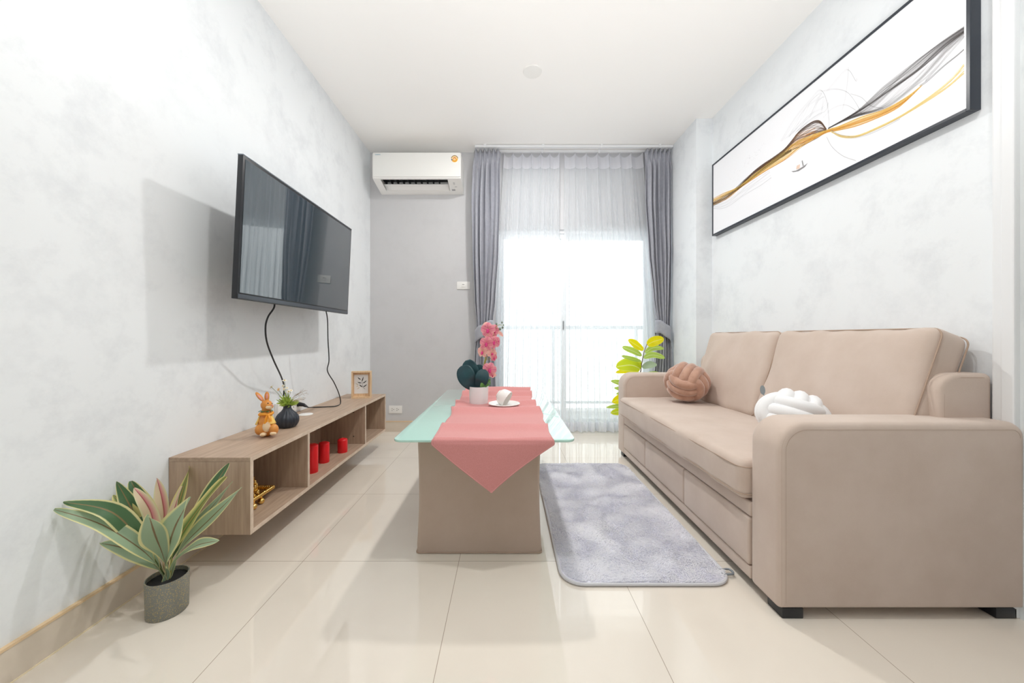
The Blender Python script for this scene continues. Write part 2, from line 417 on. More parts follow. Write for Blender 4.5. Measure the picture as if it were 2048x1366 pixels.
# ceiling downlight, plus an unseen beam added above the frame as top fill
for y_, e_ in ((2.316, 14), (.75, 9.5)):
    l_ = area('downlight_and_fill_beam', (.165, y_, H-.012), (0, 0, 0), .10, .10, e_, (1, .985, .955)); l_.data.shape = 'DISK'
M_lamp = bpy.data.materials.new('lamp_glow'); M_lamp.use_nodes = True
e_ = M_lamp.node_tree.nodes['Principled BSDF']; e_.inputs['Emission Color'].default_value = (1, .98, .95, 1); e_.inputs['Emission Strength'].default_value = 3
dl = root('downlight', 'small round white recessed downlight in the ceiling', 'ceiling light', (.165, 2.316, H-.006))
b = nb(); lathe(b, [(.050, 0), (.058, 0), (.060, .003), (.060, .006), (.050, .006)], (.165, 2.316, H-.006), 40); mk('trim_ring', b, M_white, dl)
b = nb(); lathe(b, [(.001, 0), (.0495, 0), (.0495, .003), (.001, .003)], (.165, 2.316, H-.004), 40); mk('diffuser', b, M_lamp, dl)

# ------------------------------------------------------------------ curtain tracks and curtains
YD, YS = 3.205, 3.288
tr = root('curtain_track', 'double white curtain track fixed along the ceiling above the balcony door', 'curtain track', (.6, YD, H))
mk('front_rail', bbox(-.277, 1.458, YD-.016, YD+.016, H-.024, H-.004, .004), M_alu, tr)
mk('rear_rail', bbox(-.20, 1.458, YS-.014, YS+.014, H-.024, H-.004, .004), M_alu, tr)
for x in (-.19, .32, .83, 1.34):
    b = nb(); box(b, x-.012, x+.012, YD-.02, YS+.02, H-.005, H); box(b, x-.008, x+.008, YD-.022, YD-.016, H-.03, H); box(b, x-.006, x+.006, YS-.02, YS-.013, H-.036, H)
    mk('bracket', b, M_alu, tr, smooth=False)

def lerp_tab(tab, z):
    tab = sorted(tab)
    if z <= tab[0][0]: return tab[0][1:]
    for a, b in zip(tab, tab[1:]):
        if z <= b[0]:
            t = (z-a[0])/(b[0]-a[0]); t = t*t*(3-2*t)*.5+t*.5
            return [p+(q-p)*t for p, q in zip(a[1:], b[1:])]
    return tab[-1][1:]
def zpx(y, Y): return EYE+(674-y)*Y/F
def xpx(x, Y): return (x-1013)*Y/F
def drape(name, label, tab, seed, tie_side, n=6):
    T = [(zpx(y, YD), xpx(a, YD), xpx(c, YD), am) for y, a, c, am in tab]
    r = root(name, label, 'curtain', ((T[0][1]+T[0][2])/2, YD, .02), group=None)
    z1 = H-.03; z0 = .02
    rnd = random.Random(seed); ph = [rnd.uniform(-.5, .5) for _ in range(12)]
    def fn(u, v):
        z = z0+(z1-z0)*v
        xl, xr, am = lerp_tab(T, z)
        w = 2*pi*n*u
        top = max(0, min(1, (z-(z1-.16))/.12))
        ww = w+.7*sin(3*u+z*.9+ph[0]); y = 1.1*am*(2*abs(sin(ww*.5))**.8-1)+am*.12*sin(2.3*w+ph[1]+z*.8)
        pin = abs(sin(w*.5+.3)); 
        y = y*(1-top)+top*(.030*(2*abs(cos(w*.5+.3))**.3-1))
        zz = z-(.028*(1-abs(sin(w*.5+.3))**.5)*max(0, (v-.96)/.04) if v > .96 else 0)
        xo = .006*sin(w*1.7+ph[2]+z*2)*(1-top)
        return Vector((xl+(xr-xl)*u+xo, YD+y, zz))
    b = nb(); grid(b, fn, n*16, 70)
    o = mk('fabric', b, M_drape, r, angle=180)
    md = o.modifiers.new('thick', 'SOLIDIFY'); md.thickness = .002
    # tie-back
    za, zb_ = zpx(676, YD), zpx(650, YD)
    xl, xr, am = lerp_tab(T, (za+zb_)/2)
    cx = (xl+xr)/2; hx = (xr-xl)/2+.014; hy = .062
    b = nb()
    def tf(u, v):
        a = 2*pi*u; tilt = (-.02 if tie_side < 0 else .02)*cos(a)
        sag = -.012*sin(a)
        return Vector((cx+hx*cos(a), YD+hy*sin(a), za+(zb_-za)*v+tilt*2.2+sag+.004*sin(5*a)))
    grid(b, tf, 40, 5, closed_u=True)
    o2 = mk('tieback', b, M_drape, r, angle=180, label='grey fabric tie-back band'); md = o2.modifiers.new('thick', 'SOLIDIFY'); md.thickness = .003
    return r
drape('curtain', 'grey pleated curtain tied back on the left, beside the air conditioner',
      [(298, 948, 1001, .022), (400, 944, 1001, .026), (500, 945, 998, .028), (600, 949, 991, .026), (640, 952, 986, .02), (665, 953, 983, .018), (700, 949, 987, .024), (780, 944, 991, .028), (866, 943, 994, .03)], 3, 1)
drape('curtain', 'grey pleated curtain tied back on the right, beside the wall pillar and leafy plant',
      [(298, 1292, 1344, .022), (400, 1292, 1343, .026), (500, 1298, 1343, .028), (600, 1307, 1341, .026), (640, 1313, 1339, .02), (665, 1314, 1338, .018), (700, 1311, 1341, .024), (780, 1303, 1343, .028), (866, 1298, 1343, .03)], 8, -1)

def sheer(name, label, xt0, xt1, xb0, xb1, n, seed):
    rnd = random.Random(seed); ph = [rnd.uniform(-2, 2) for _ in range(8)]
    z1 = H-.032; z0 = .012
    r = root(name, label, 'sheer curtain', ((xb0+xb1)/2, YS, z0))
    def fn(u, v, za=z0, zb=z1):
        z = za+(zb-za)*v; t = (z-z0)/(z1-z0)
        k = t**1.5
        x = (xb0+(xb1-xb0)*u)*(1-k)+(xt0+(xt1-xt0)*u)*k
        w = 2*pi*n*u; top = max(0, (t-.55)/.45)
        fold = .017*sin(2.2*w+ph[0]+.5*sin(2*t+ph[1]))+.007*sin(3.7*w+ph[2]+.6*t)
        pleat = .024*(2*abs(sin(w*.5))**.45-1)
        y = fold*(1-top**.8)+pleat*top
        y += .02*max(0, .06-t)/.06*sin(w*1.3+ph[4])
        if t > .97: z -= .022*abs(sin(w*.5))**.7*(t-.97)/.03
        return Vector((x, YS+.0+y, z))
    b = nb(); grid(b, fn, n*26, 60, closed_u=False); mk('fabric', b, M_sheer, r, angle=180)
    b = nb(); grid(b, lambda u, v: fn(u, v, z1-.13, z1-.004)+Vector((0, -.0025, 0)), n*26, 6); mk('heading', b, M_hem, r, angle=180, label='denser white heading band')
    b = nb(); grid(b, lambda u, v: fn(u, v, z0, z0+.085)+Vector((0, -.0025, 0)), n*26, 4); mk('hem', b, M_hem, r, angle=180, label='denser white bottom hem')
    for k in range(n+1):
        b = nb(); p = fn(k/n, 1); tube(b, [(p.x, p.y, z1-.006), (p.x, YS, H-.025)], .0022, 6); mk('hook', b, M_white, r)
sheer('sheer_curtain', 'left white sheer curtain panel hanging in front of the balcony door', xpx(1008, YS), xpx(1118, YS), xpx(985, YS), xpx(1119, YS), 6, 5)
sheer('sheer_curtain', 'right, wider white sheer curtain panel in front of the balcony door', xpx(1128, YS), xpx(1283, YS), xpx(1127, YS), xpx(1318, YS), 7, 11)

# ------------------------------------------------------------------ air conditioner
AX0, AX1 = -1.138, -.388
ac = root('air_conditioner', 'white split air conditioner mounted high on the back wall by the ceiling', 'air conditioner', ((AX0+AX1)/2, YB, 2.16))
yf = 3.10
prof_full = [(YB, 2.433), (yf+.03, 2.433), (yf+.012, 2.430), (yf+.003, 2.420), (yf, 2.40), (yf-.002, 2.30), (yf, 2.225), (yf+.006, 2.212), (yf+.03, 2.203), (yf+.09, 2.188), (yf+.17, 2.170), (yf+.20, 2.163), (YB, 2.162)]
prof_rec = prof_full[:8]+[(yf+.018, 2.2075), (yf+.024, 2.26), (yf+.16, 2.26), (yf+.166, 2.1705), (yf+.20, 2.163), (YB, 2.162)]
b = nb()
loft(b, [[(x, p[0], p[1]) for p in prof_full] for x in (AX0, AX0+.062)])
loft(b, [[(x, p[0], p[1]) for p in prof_rec] for x in (AX0+.062, AX1-.115)])
loft(b, [[(x, p[0], p[1]) for p in prof_full] for x in (AX1-.115, AX1)])
mk('housing', b, M_white, ac, angle=35)
b = bbox(AX0+.006, AX1-.004, yf-.006, yf+.004, 2.222, 2.428, .005, 3); mk('front_panel', b, mat('ac_panel', srgb(238, 238, 235), .25), ac)
b = nb(); box(b, AX0+.063, AX1-.116, yf+.02, yf+.162, 2.245, 2.258)
for k in range(10):
    x = AX0+.08+k*.052; box(b, x, x+.003, yf+.03, yf+.14, 2.205, 2.246)
mk('vent', b, mat('ac_vent_dark', srgb(42, 46, 48), .5), ac, smooth=False, label='dark air outlet')
b = nb(); grid(b, lambda u, v: Vector((AX0+.068+(AX1-.121-AX0-.068)*u, yf+.090+.082*v, 2.199-.024*v+.006*sin(pi*v))), 8, 6)
o = mk('louvre', b, M_white, ac); md = o.modifiers.new('t', 'SOLIDIFY'); md.thickness = .004
b = nb()
for (x, z, w, h) in ((AX1-.075, 2.2023, .014, .010), (AX1-.070, 2.1925, .018, .003), (AX1-.078, 2.186, .03, .006)):
    pass
def on_slope(x, t, w, d):  # small mark lying on the lower slope
    y0 = yf+.03+t*.14; z0_ = 2.203-t*.033
    bb = nb(); sl = .033/.14
    v = [bb.verts.new(c) for c in ((x, y0, z0_-.0012), (x+w, y0, z0_-.0012), (x+w, y0+d, z0_-d*sl-.0012), (x, y0+d, z0_-d*sl-.0012))]
    w2 = [bb.verts.new(q.co+Vector((0, 0, .0018))) for q in v]
    bb.faces.new(v[::-1]); bb.faces.new(w2)
    for i in range(4): bb.faces.new((v[i], v[(i+1) % 4], w2[(i+1) % 4], w2[i]))
    return bb
M_mark = mat('grey_mark', srgb(150, 150, 152), .5)
mk('indicator_window', on_slope(AX1-.075, .15, .016, .030), mat('light_grey_mark', srgb(205, 205, 205), .3), ac)
mk('button', on_slope(AX1-.066, .55, .018, .006), M_mark, ac)
mk('rating_label', on_slope(AX1-.098, .82, .03, .018), M_mark, ac)
# energy label: white ring sticker with orange arc and a red numeral shape
def disc(cx, y, cz, r, r0=0., a0=0., a1=2*pi, t=.0006, n=32):
    bb = nb(); L_ = []
    for i in range(n+1):
        a = a0+(a1-a0)*i/n; c, s = cos(a), sin(a)
        L_.append([(cx+r0*c, y, cz+r0*s), (cx+r*c, y, cz+r*s), (cx+r*c, y-t, cz+r*s), (cx+r0*c, y-t, cz+r0*s)])
    loft(bb, L_, cap=False); return bb
sx, sz, sy = AX1-.052, 2.372, yf-.006
stk = mk('energy_label', disc(sx, sy, sz, .035), mat('sticker_white', srgb(246, 243, 236), .4), ac, label='round energy label sticker, white with orange and yellow')
mk('yellow_field', disc(sx, sy-.0006, sz, .029, .0), mat('sticker_yellow', srgb(244, 214, 150), .5), stk)
mk('arch_band', disc(sx, sy-.0012, sz, .031, .025, radians(10), radians(170)), mat('sticker_brown', srgb(150, 120, 96), .5), stk)
mk('orange_field', disc(sx, sy-.0012, sz-.002, .024, .011, radians(190), radians(370)), mat('sticker_orange', srgb(238, 170, 60), .5), stk)
mk('blue_mark', disc(sx-.023, sy-.0018, sz-.007, .006), mat('sticker_blue', srgb(70, 90, 150), .5), stk)
mk('red_numeral', disc(sx, sy-.0018, sz+.003, .0105, .006, radians(-30), radians(210)), mat('sticker_red', srgb(214, 78, 50), .5), stk)
def text_mesh(s, size, loc, rot, m, parent, name='lettering', label=None):
    cu = bpy.data.curves.new(name, 'FONT'); cu.body = s; cu.size = size; cu.extrude = .0004
    t = bpy.data.objects.new(name, cu); COL.objects.link(t)
    bpy.context.view_layer.update()
    me = bpy.data.meshes.new_from_object(t.evaluated_get(bpy.context.evaluated_depsgraph_get()))
    bpy.data.objects.remove(t)
    me.transform(Matrix.Translation(Vector(loc)-ORG[parent.name]) @ rot)
    o = bpy.data.objects.new(name, me); COL.objects.link(o); o.parent = parent; me.materials.clear(); me.materials.append(m)
    ORG[o.name] = ORG[parent.name]
    if label: o['label'] = label
text_mesh('DAIKIN', .013, (AX0+.025, yf-.0066, 2.405), Matrix.Rotation(pi/2, 4, 'X'), mat('teal_print', srgb(90, 150, 175), .5), ac)

# ------------------------------------------------------------------ switch and sockets
M_hole = mat('socket_dark', srgb(60, 56, 52), .6)
sw = root('wall_switch', 'white rectangular light switch on the back wall beside the grey curtain', 'light switch', (-.393, YB, 1.30))
mk('plate', bbox(-.453, -.333, YB-.008, YB, 1.298, 1.368, .003), M_white, sw)
mk('rocker', bbox(-.411, -.375, YB-.011, YB-.007, 1.315, 1.350, .002), M_white, sw)
mk('rocker_slot', bbox(-.403, -.383, YB-.012, YB-.0108, 1.341, 1.344, .0003, 1), M_hole, sw, label='dark slot on the rocker')
so = root('wall_socket', 'white double power socket low on the back wall above the skirting', 'socket', (-1.014, YB, .165))
mk('plate', bbox(-1.072, -.952, YB-.008, YB, .167, .237, .003), M_white, so)
for cx in (-1.034, -.990):
    b = nb()
    for dx, dz in ((-.008, .008), (-.008, -.008), (.006, 0)):
        bmesh.ops.create_cone(b, cap_ends=True, segments=10, radius1=.003, radius2=.003, depth=.002, matrix=Matrix.Translation((cx+dx, YB-.0085, .202+dz)) @ Matrix.Rotation(pi/2, 4, 'X'))
    mk('outlet_holes', b, M_hole, so)
sl_ = root('wall_socket', 'white socket on the left wall with the black plug pushed in, above the shelf', 'socket', (XL, 2.15, .43))
mk('plate', bbox(XL, XL+.010, 2.085, 2.205, .430, .500, .003), M_white, sl_)
for cy in (2.125,):
    b = nb()
    for dy, dz in ((-.008, .008), (-.008, -.008), (.006, 0)):
        bmesh.ops.create_cone(b, cap_ends=True, segments=10, radius1=.003, radius2=.003, depth=.002, matrix=Matrix.Translation((XL+.0105, cy+dy, .465+dz)) @ Matrix.Rotation(pi/2, 4, 'Y'))
    mk('outlet_holes', b, M_hole, sl_)
mk('plate', bbox(XL, XL+.022, 1.955, 2.07, .425, .505, .004), M_white, None, label='white blank box on the left wall just behind the black vase', cat='wall box').name = 'wall_box'

# ------------------------------------------------------------------ television
tv = root('television', 'large flat black television tilted slightly down on the left wall', 'television', (-1.03, 1.91, 1.012))
tilt = Matrix.Rotation(0, 4, 'Y')
ty0, ty1, tz0, tz1 = 1.415, 2.405, 1.012, 1.572
xb_, xt_ = -1.046, -1.020
def tvp(a, bz, d):  # along screen (y), up (0..1), depth out of screen
    n = Vector((tz1-tz0, 0, -(xt_-xb_))).normalized()
    return Vector((xb_+(xt_-xb_)*bz, a, tz0+(tz1-tz0)*bz))+n*d
def tvslab(y0, y1, b0, b1, d0, d1, bev=.002):
    bb = nb(); v = [bb.verts.new(tvp(y, z, d)) for d in (d0, d1) for (y, z) in ((y0, b0), (y1, b0), (y1, b1), (y0, b1))]
    for f in ((0,1,2,3),(4,7,6,5),(0,4,5,1),(1,5,6,2),(2,6,7,3),(3,7,4,0)): bb.faces.new([v[i] for i in f])
    if bev: bmesh.ops.bevel(bb, geom=list(bb.edges), offset=bev, segments=2, affect='EDGES', profile=.6)
    return bb
mk('bezel', tvslab(ty0, ty1, 0, 1, -.022, 0, .003), M_black, tv)
mk('screen', tvslab(ty0+.012, ty1-.012, .045, .975, 0, .0015, .0005), M_screen, tv, smooth=False, label='glossy dark screen')
mk('lower_strip', tvslab(ty0+.004, ty1-.004, .004, .035, -.001, .002, .001), mat('bezel_satin', srgb(70, 76, 84), .3), tv, label='satin grey strip under the screen')
mk('back_shell', tvslab(ty0+.12, ty1-.12, .06, .62, -.058, -.021, .01), M_black, tv)
mk('edge_trim', tvslab(ty0-.001, ty1+.001, .996, 1.003, -.022, .001, .0005), mat('silver_edge', srgb(150, 158, 166), .25, metal=.6), tv)
b = nb(); box(b, XL+.001, XL+.012, 1.75, 2.07, 1.20, 1.42); box(b, XL+.012, XL+.14, 1.88, 1.94, 1.28, 1.34); box(b, XL+.10, XL+.145, 1.80, 2.02, 1.22, 1.40)
mk('wall_bracket', b, M_black, tv, smooth=False)
b = nb()
tube(b, smooth_path([Vector((-1.095, 1.70, 1.06)), P(549, 612, 1.68), P(536, 634, 1.67), P(531, 655, 1.68), P(534, 685, 1.72), P(547, 720, 1.80), P(563, 755, 1.93), P(568, 775, 2.0), P(566, 806, 2.005)], 8), .0038, 8)
mk('cable', b, M_black, None, label='black cable curving from the television down behind the black vase', cat='cable').name = 'television_cable'
b = nb()
z9 = .4245
def shelfpt(px, py): Y = (EYE-z9)*F/(py-674); return Vector(((px-1013)*Y/F, Y, z9))
tube(b, smooth_path([P(652, 622, 2.12), P(655, 640, 2.13), P(656, 680, 2.15), P(658, 720, 2.18), P(655, 742, 2.2), P(668, 765, 2.3), P(678, 788, 2.4), shelfpt(681, 806), shelfpt(672, 812), shelfpt(655, 813.5), shelfpt(628, 814.5), Vector((-1.175, 2.16, .447)), Vector((-1.205, 2.16, .463))], 8), .0032, 8)
pc = root('power_cord', 'thin black power cord with plug running from the television across the shelf', 'cable', (-1.16, 2.2, .42))
mk('wire', b, M_black, pc)
b = nb(); tube(b, [(-1.178, 2.161, .449), (-1.184, 2.161, .452), (-1.19, 2.16, .455), (-1.20, 2.16, .461), (-1.222, 2.16, .465), (-1.2335, 2.16, .465)], lambda t: .0045+.010*t**1.2, 12); mk('plug', b, M_black, pc)

# ------------------------------------------------------------------ wall shelf
SX0, SX1, SY0, SY1, SZ0, SZ1 = XL+.001, -.944, 1.344, 2.848, .134, .419
sh = root('wall_shelf', 'long low oak-look wall shelf with three open compartments under the television', 'shelf', (SX0, 2.1, SZ0))
t = .016
mk('top_panel', bbox(SX0, SX1, SY0, SY1, SZ1-t, SZ1, .0008, 1), M_wood_h, sh, smooth=False)
mk('bottom_panel', bbox(SX0, SX1, SY0+t, SY1-t, SZ0, SZ0+t, .0008, 1), M_wood_h, sh, smooth=False)
mk('side_panel', bbox(SX0, SX1, SY0, SY0+t, SZ0, SZ1-t-.0005, .0008, 1), M_wood_v, sh, smooth=False)
mk('side_panel', bbox(SX0, SX1, SY1-t, SY1, SZ0, SZ1-t-.0005, .0008, 1), M_wood_v, sh, smooth=False)
for y in (1.733, 2.436): mk('divider', bbox(SX0, SX1-.001, y, y+t, SZ0+t, SZ1-t, .0008, 1), M_wood_v, sh, smooth=False)
mk('back_panel', bbox(SX0, SX0+.006, SY0+t, SY1-t, SZ0+t, SZ1-t, 0), M_wood_v, sh, smooth=False)
b = nb(); x0, x1 = SX1+.0001, SX1+.0012
box(b, x0, x1, SY0, SY1, SZ1-t, SZ1); box(b, x0, x1, SY0, SY1, SZ0, SZ0+t)
for y in (SY0, SY1-t, 1.733, 2.436): box(b, x0, x1, y, y+t, SZ0+t, SZ1-t)
mk('edge_band', b, M_edge, sh, smooth=False, label='edge banding, paler for the light painted into it')
for y, z in ((2.42, .2), (2.42, .36)):
    b = nb(); bmesh.ops.create_cone(b, cap_ends=True, segments=10, radius1=.004, radius2=.003, depth=.004, matrix=Matrix.Translation((-1.02, 2.434, z)) @ Matrix.Rotation(pi/2, 4, 'X')); mk('screw', b, M_hole, sh)
b = nb(); c = shelfpt(607, 829); lathe(b, [(.001, 0), (.037, 0), (.037, .002), (.034, .004), (.001, .0045)], (c.x, 2.09, SZ1), 40)
mk('cable_grommet', b, M_white, None, label='round white grommet cover lying flat on the shelf beside the vase', cat='grommet')

# candles
def candle(px, py, w, hgt, label):
    Y = (EYE-SZ0-t)*F/(py-674)+.0; X = (px-1013)*Y/F
    r = root('candle', label, 'candle', (X, Y, SZ0+t), group='red pillar candles in the middle compartment')
    b = nb(); lathe(b, [(.001, 0), (w*.97, 0), (w, .003), (w, hgt-.016), (w*.96, hgt-.012), (w*1.01, hgt-.0105), (w*.9, hgt-.006), (w*.5, hgt-.001), (w*.2, hgt), (.001, hgt)], (X, Y, SZ0+t), 32)
    mk('wax', b, M_red, r)
    b = nb(); tube(b, [(X, Y, SZ0+t+hgt-.002), (X+.001, Y, SZ0+t+hgt+.008)], .0013, 6); mk('wick', b, M_wick, r, label='pale wick')
candle(624, 944, .030, .150, 'tallest red pillar candle, partly behind the shelf divider')
candle(648, 924, .029, .117, 'middle-height red pillar candle between the tall one and the short one')
candle(685, 904, .029, .086, 'shortest red pillar candle, furthest from the plant')

# gold ornament
go = root('gold_ornament', 'small shiny gold tray ornament on ball feet inside the near shelf compartment', 'ornament', (-1.07, 1.56, SZ0+t))
zt = .185
mk('tray_plate', bbox(-1.118, -1.048, 1.44, 1.64, zt-.003, zt+.002, .001, 1), M_gold, go)
b = nb()
loop = [(-1.118+.07*k/8, 1.64) for k in range(9)]+[(-1.048, 1.64-.2*k/22) for k in range(1, 23)]+[(-1.048-.07*k/8, 1.44) for k in range(1, 9)]+[(-1.118, 1.44+.2*k/22) for k in range(1, 22)]
for k, (x, y) in enumerate(loop): ball(b, (x, y, zt+.004), .0078, (1, 1, 1.15), seg=8)
mk('beaded_rim', b, M_gold, go)
for (x, y) in ((-1.048, 1.56), (-1.044, 1.508), (-1.11, 1.56), (-1.11, 1.508)):
    b = nb(); ball(b, (x, y, SZ0+t+.013), .013, seg=16); tube(b, [(x, y, SZ0+t+.02), (x, y, zt-.002)], .004, 8); mk('foot', b, M_gold, go)
b = nb(); rnd = random.Random(4)
for k in range(26):
    a = rnd.uniform(0, 2*pi); z = rnd.uniform(.01, .085); rr = .020*(1-.5*z/.085)
    ball(b, (-1.066+rr*cos(a), 1.535+rr*sin(a), zt+z), rnd.uniform(.004, .008), seg=8)
tube(b, [(-1.066, 1.535, zt), (-1.066, 1.535, zt+.09)], .006, 8)
mk('blossom_cluster', b, M_gold, go)

# ------------------------------------------------------------------ rabbit figurine
RB = Vector((-1.077, 1.637, SZ1)); rb = root('rabbit_figurine', 'orange ceramic rabbit figurine in a yellow jacket standing on the shelf', 'figurine', RB)
k = .00224
def rp(dx, y, dy=0.): return P(dx, y+1.0, 1.637+dy)   # photo pixel offsets at the figure's depth
M_rab = mat('glazed_orange', srgb(226, 156, 78), .35, col2=srgb(206, 132, 58), nscale=22, ramp=(.3, .7))
M_cream = mat('cream_glaze', srgb(240, 214, 176), .4); M_jack = mat('yellow_glaze', srgb(244, 206, 110), .4); M_oj = mat('orange_scarf_glaze', srgb(240, 160, 50), .35)
M_pinkg = mat('pink_glaze', srgb(222, 150, 140), .4); M_greeng = mat('green_glaze', srgb(70, 122, 70), .4); M_eye = mat('eye_glaze', srgb(50, 60, 50), .2)
b = nb()
ball(b, rp(533, 856), .043, (1.03, .85, .80)); ball(b, rp(531, 841), .034, (.95, .8, .9)); ball(b, rp(532, 828), .026, (.9, .85, 1.1))
ball(b, rp(533, 809, -.004), .0235, (1, .95, .95)); ball(b, rp(539.5, 812, -.012), .014, (1.1, 1, .85)); ball(b, rp(548, 858, -.02), .022, (.8, .9, 1.1)); ball(b, rp(519, 858, -.016), .022, (.8, .9, 1.1))
ball(b, rp(533, 818), .018)
def ear(b, a, c, w, th=.35):
    d = (c-a); m_ = (a+c)/2; q = d.to_track_quat('Z', 'Y').to_matrix()
    ball(b, m_, d.length/2, (w/(d.length/2), .25, 1.05), q)
ear(b, rp(527, 802), rp(512, 783.5, .004), .0125); ear(b, rp(533.5, 803), rp(534, 782, .004), .0105)
body = mk('body', b, M_rab, rb, merge=False, angle=180)
md = body.modifiers.new('fuse', 'REMESH'); md.mode = 'VOXEL'; md.voxel_size = .0022; md.use_smooth_shade = True
md = body.modifiers.new('soft', 'SMOOTH'); md.iterations = 4
b = nb()
for (a, c, w) in ((rp(525, 799.5, -.004), rp(513.5, 786, -.001), .007), (rp(533.5, 797, -.005), rp(534, 786, -.001), .0045)):
    d = c-a; ball(b, (a+c)/2, d.length/2, (w/(d.length/2), .18, 1.0), d.to_track_quat('Z', 'Y').to_matrix())
mk('inner_ear', b, M_pinkg, rb)
b = nb(); ball(b, rp(538, 813, -.0165), .013, (1.15, .8, .75)); mk('muzzle', b, M_cream, rb, label='cream muzzle')
b = nb(); ball(b, rp(533, 853, -.028), .023, (.75, .5, 1.0)); mk('belly', b, M_cream, rb, label='cream belly')
b = nb(); ball(b, rp(543.5, 810, -.022), .0038, (1.2, 1, .9)); mk('nose', b, M_pinkg, rb)
b = nb(); ball(b, rp(536, 805.5, -.0245), .003, (1.2, .6, .9)); ball(b, rp(544.2, 806, -.0145), .0025, (.6, 1, 1)); mk('eye', b, M_eye, rb)
for (x, y, dy) in ((526.5, 868, -.036), (546.5, 865.5, -.030)):
    b = nb(); ball(b, rp(x, y-.0, dy), .0125, (.95, 1.3, .72))
    for s in (-1, 0, 1): ball(b, rp(x+s*2.2, y+.5, dy-.014), .0042)
    for v in b.verts: v.co.z = max(v.co.z, RB.z+.0005)
    mk('foot', b, M_cream, rb, merge=False)
def cone_shell(z0, z1, r0, r1, a0, a1, cx, cy, wav=0):
    bb = nb()
    grid(bb, lambda u, v: Vector((cx+(r0+(r1-r0)*v)*cos(a0+(a1-a0)*u), cy+.85*(r0+(r1-r0)*v)*sin(a0+(a1-a0)*u), z0+(z1-z0)*v+wav*sin(9*u*pi)*(1-v))), 36, 8)
    return bb
cz = lambda y: RB.z+(872-y)*k
b = cone_shell(cz(847), cz(826), .0415, .022, radians(-60), radians(235), RB.x-.003, RB.y); o = mk('jacket', b, M_jack, rb, angle=180, label='yellow jacket'); md = o.modifiers.new('t', 'SOLIDIFY'); md.thickness = .004
b = nb(); tube(b, [(RB.x-.001+.025*cos(a), RB.y-.002+.022*sin(a), cz(827)+.002*sin(3*a)) for a in [2*pi*i/28 for i in range(28)]], lambda t: .0065+.0012*sin(20*t), 10, closed=True); mk('collar', b, M_oj, rb, label='orange ruffled collar')
b = nb()
for a0 in range(7):
    a = a0*2*pi/7+.2; d = Vector((cos(a), sin(a), .1)); c0 = Vector((RB.x, RB.y-.003, cz(823)))
    leaf(b, [c0+d*.008, c0+d*.019+Vector((0, 0, .003)), c0+d*.029], .007, (0, 0, 1), .2, n=6, m=4)
o = mk('leaf_garland', b, M_greeng, rb, angle=180, label='green leaf garland at the neck'); md = o.modifiers.new('t', 'SOLIDIFY'); md.thickness = .0015
b = nb()
tube(b, smooth_path([rp(535, 829, -.024), rp(532, 837, -.030), rp(530, 846, -.031)], 6), lambda t: .004+.003*t, 8); tube(b, smooth_path([rp(537, 829, -.024), rp(540, 836, -.030), rp(541, 842, -.030)], 6), lambda t: .004+.003*t, 8); ball(b, rp(536.5, 829, -.025), .0055)
mk('bow', b, M_oj, rb, label='orange bow tails')

# ------------------------------------------------------------------ black vase with daisies
VB = Vector((-1.081, 1.80, SZ1)); vs = root('flower_vase', 'small ribbed black vase of daisies and greenery behind the rabbit', 'vase', VB)
b = nb(); vp = [(.001, 0), (.030, 0), (.036, .003), (.045, .018), (.049, .034), (.047, .050), (.038, .066), (.025, .080), (.0175, .092), (.016, .102), (.0175, .108), (.0145, .108), (.013, .095), (.001, .09)]
vpp = smooth_path([(r, 0, z) for r, z in vp[2:11]], 4); vp2 = vp[:2]+[(q.x, q.z) for q in vpp]+vp[11:]
lathe(b, vp2, VB, 120, mod=lambda a, z: 1+.075*abs(cos(a*9))*(1 if .004 < z < .104 else 0)); mk('vase_body', b, mat('matte_black_glaze', srgb(48, 54, 64), .4), vs, angle=60)
rnd = random.Random(7)
M_gr = leafmat('grass_leaf', srgb(206, 220, 120), srgb(168, 194, 84), srgb(196, 214, 120)); M_stem = mat('stem_green', srgb(110, 130, 70), .6)
b = nb(); top = VB+Vector((0, 0, .106))
for i in range(130):
    a = rnd.uniform(0, 2*pi); el = rnd.uniform(.2, 1.5); L0 = rnd.uniform(.03, .060); d = Vector((cos(a)*cos(el), sin(a)*cos(el), sin(el)))
    s = top+Vector((rnd.uniform(-.008, .008), rnd.uniform(-.008, .008), rnd.uniform(-.01, .01)))
    leaf(b, [s, s+d*L0*.6, s+d*L0+Vector((0, 0, -L0*.25*rnd.random()))], rnd.uniform(.003, .006), (rnd.uniform(-1, 1), -1, .4), .2, n=5, m=3)
mk('foliage', b, M_gr, vs, merge=False, angle=180, label='green leafy filler')
b = nb()
for i in range(9):
    a = rnd.uniform(-.9, .5); s = top; e = s+Vector((.05+rnd.random()*.055, rnd.uniform(-.02, .03), .02+.06*rnd.random()))
    mid_ = (s+e)/2+Vector((0, 0, .012)); tube(b, smooth_path([s, mid_, e], 5), .0006, 5)
    for q in range(4):
        p = mid_.lerp(e, q/4+.1); tube(b, [p, p+Vector((.008+.008*rnd.random(), rnd.uniform(-.006, .006), rnd.uniform(-.008, .016)))], .0005, 5)
mk('twig', b, mat('dry_twig', srgb(176, 160, 140), .7), vs, merge=False)
M_pet = mat('white_petal', srgb(244, 240, 226), .6); M_cen = mat('daisy_centre', srgb(206, 170, 60), .7); M_petp = mat('peach_petal', srgb(240, 200, 160), .6)
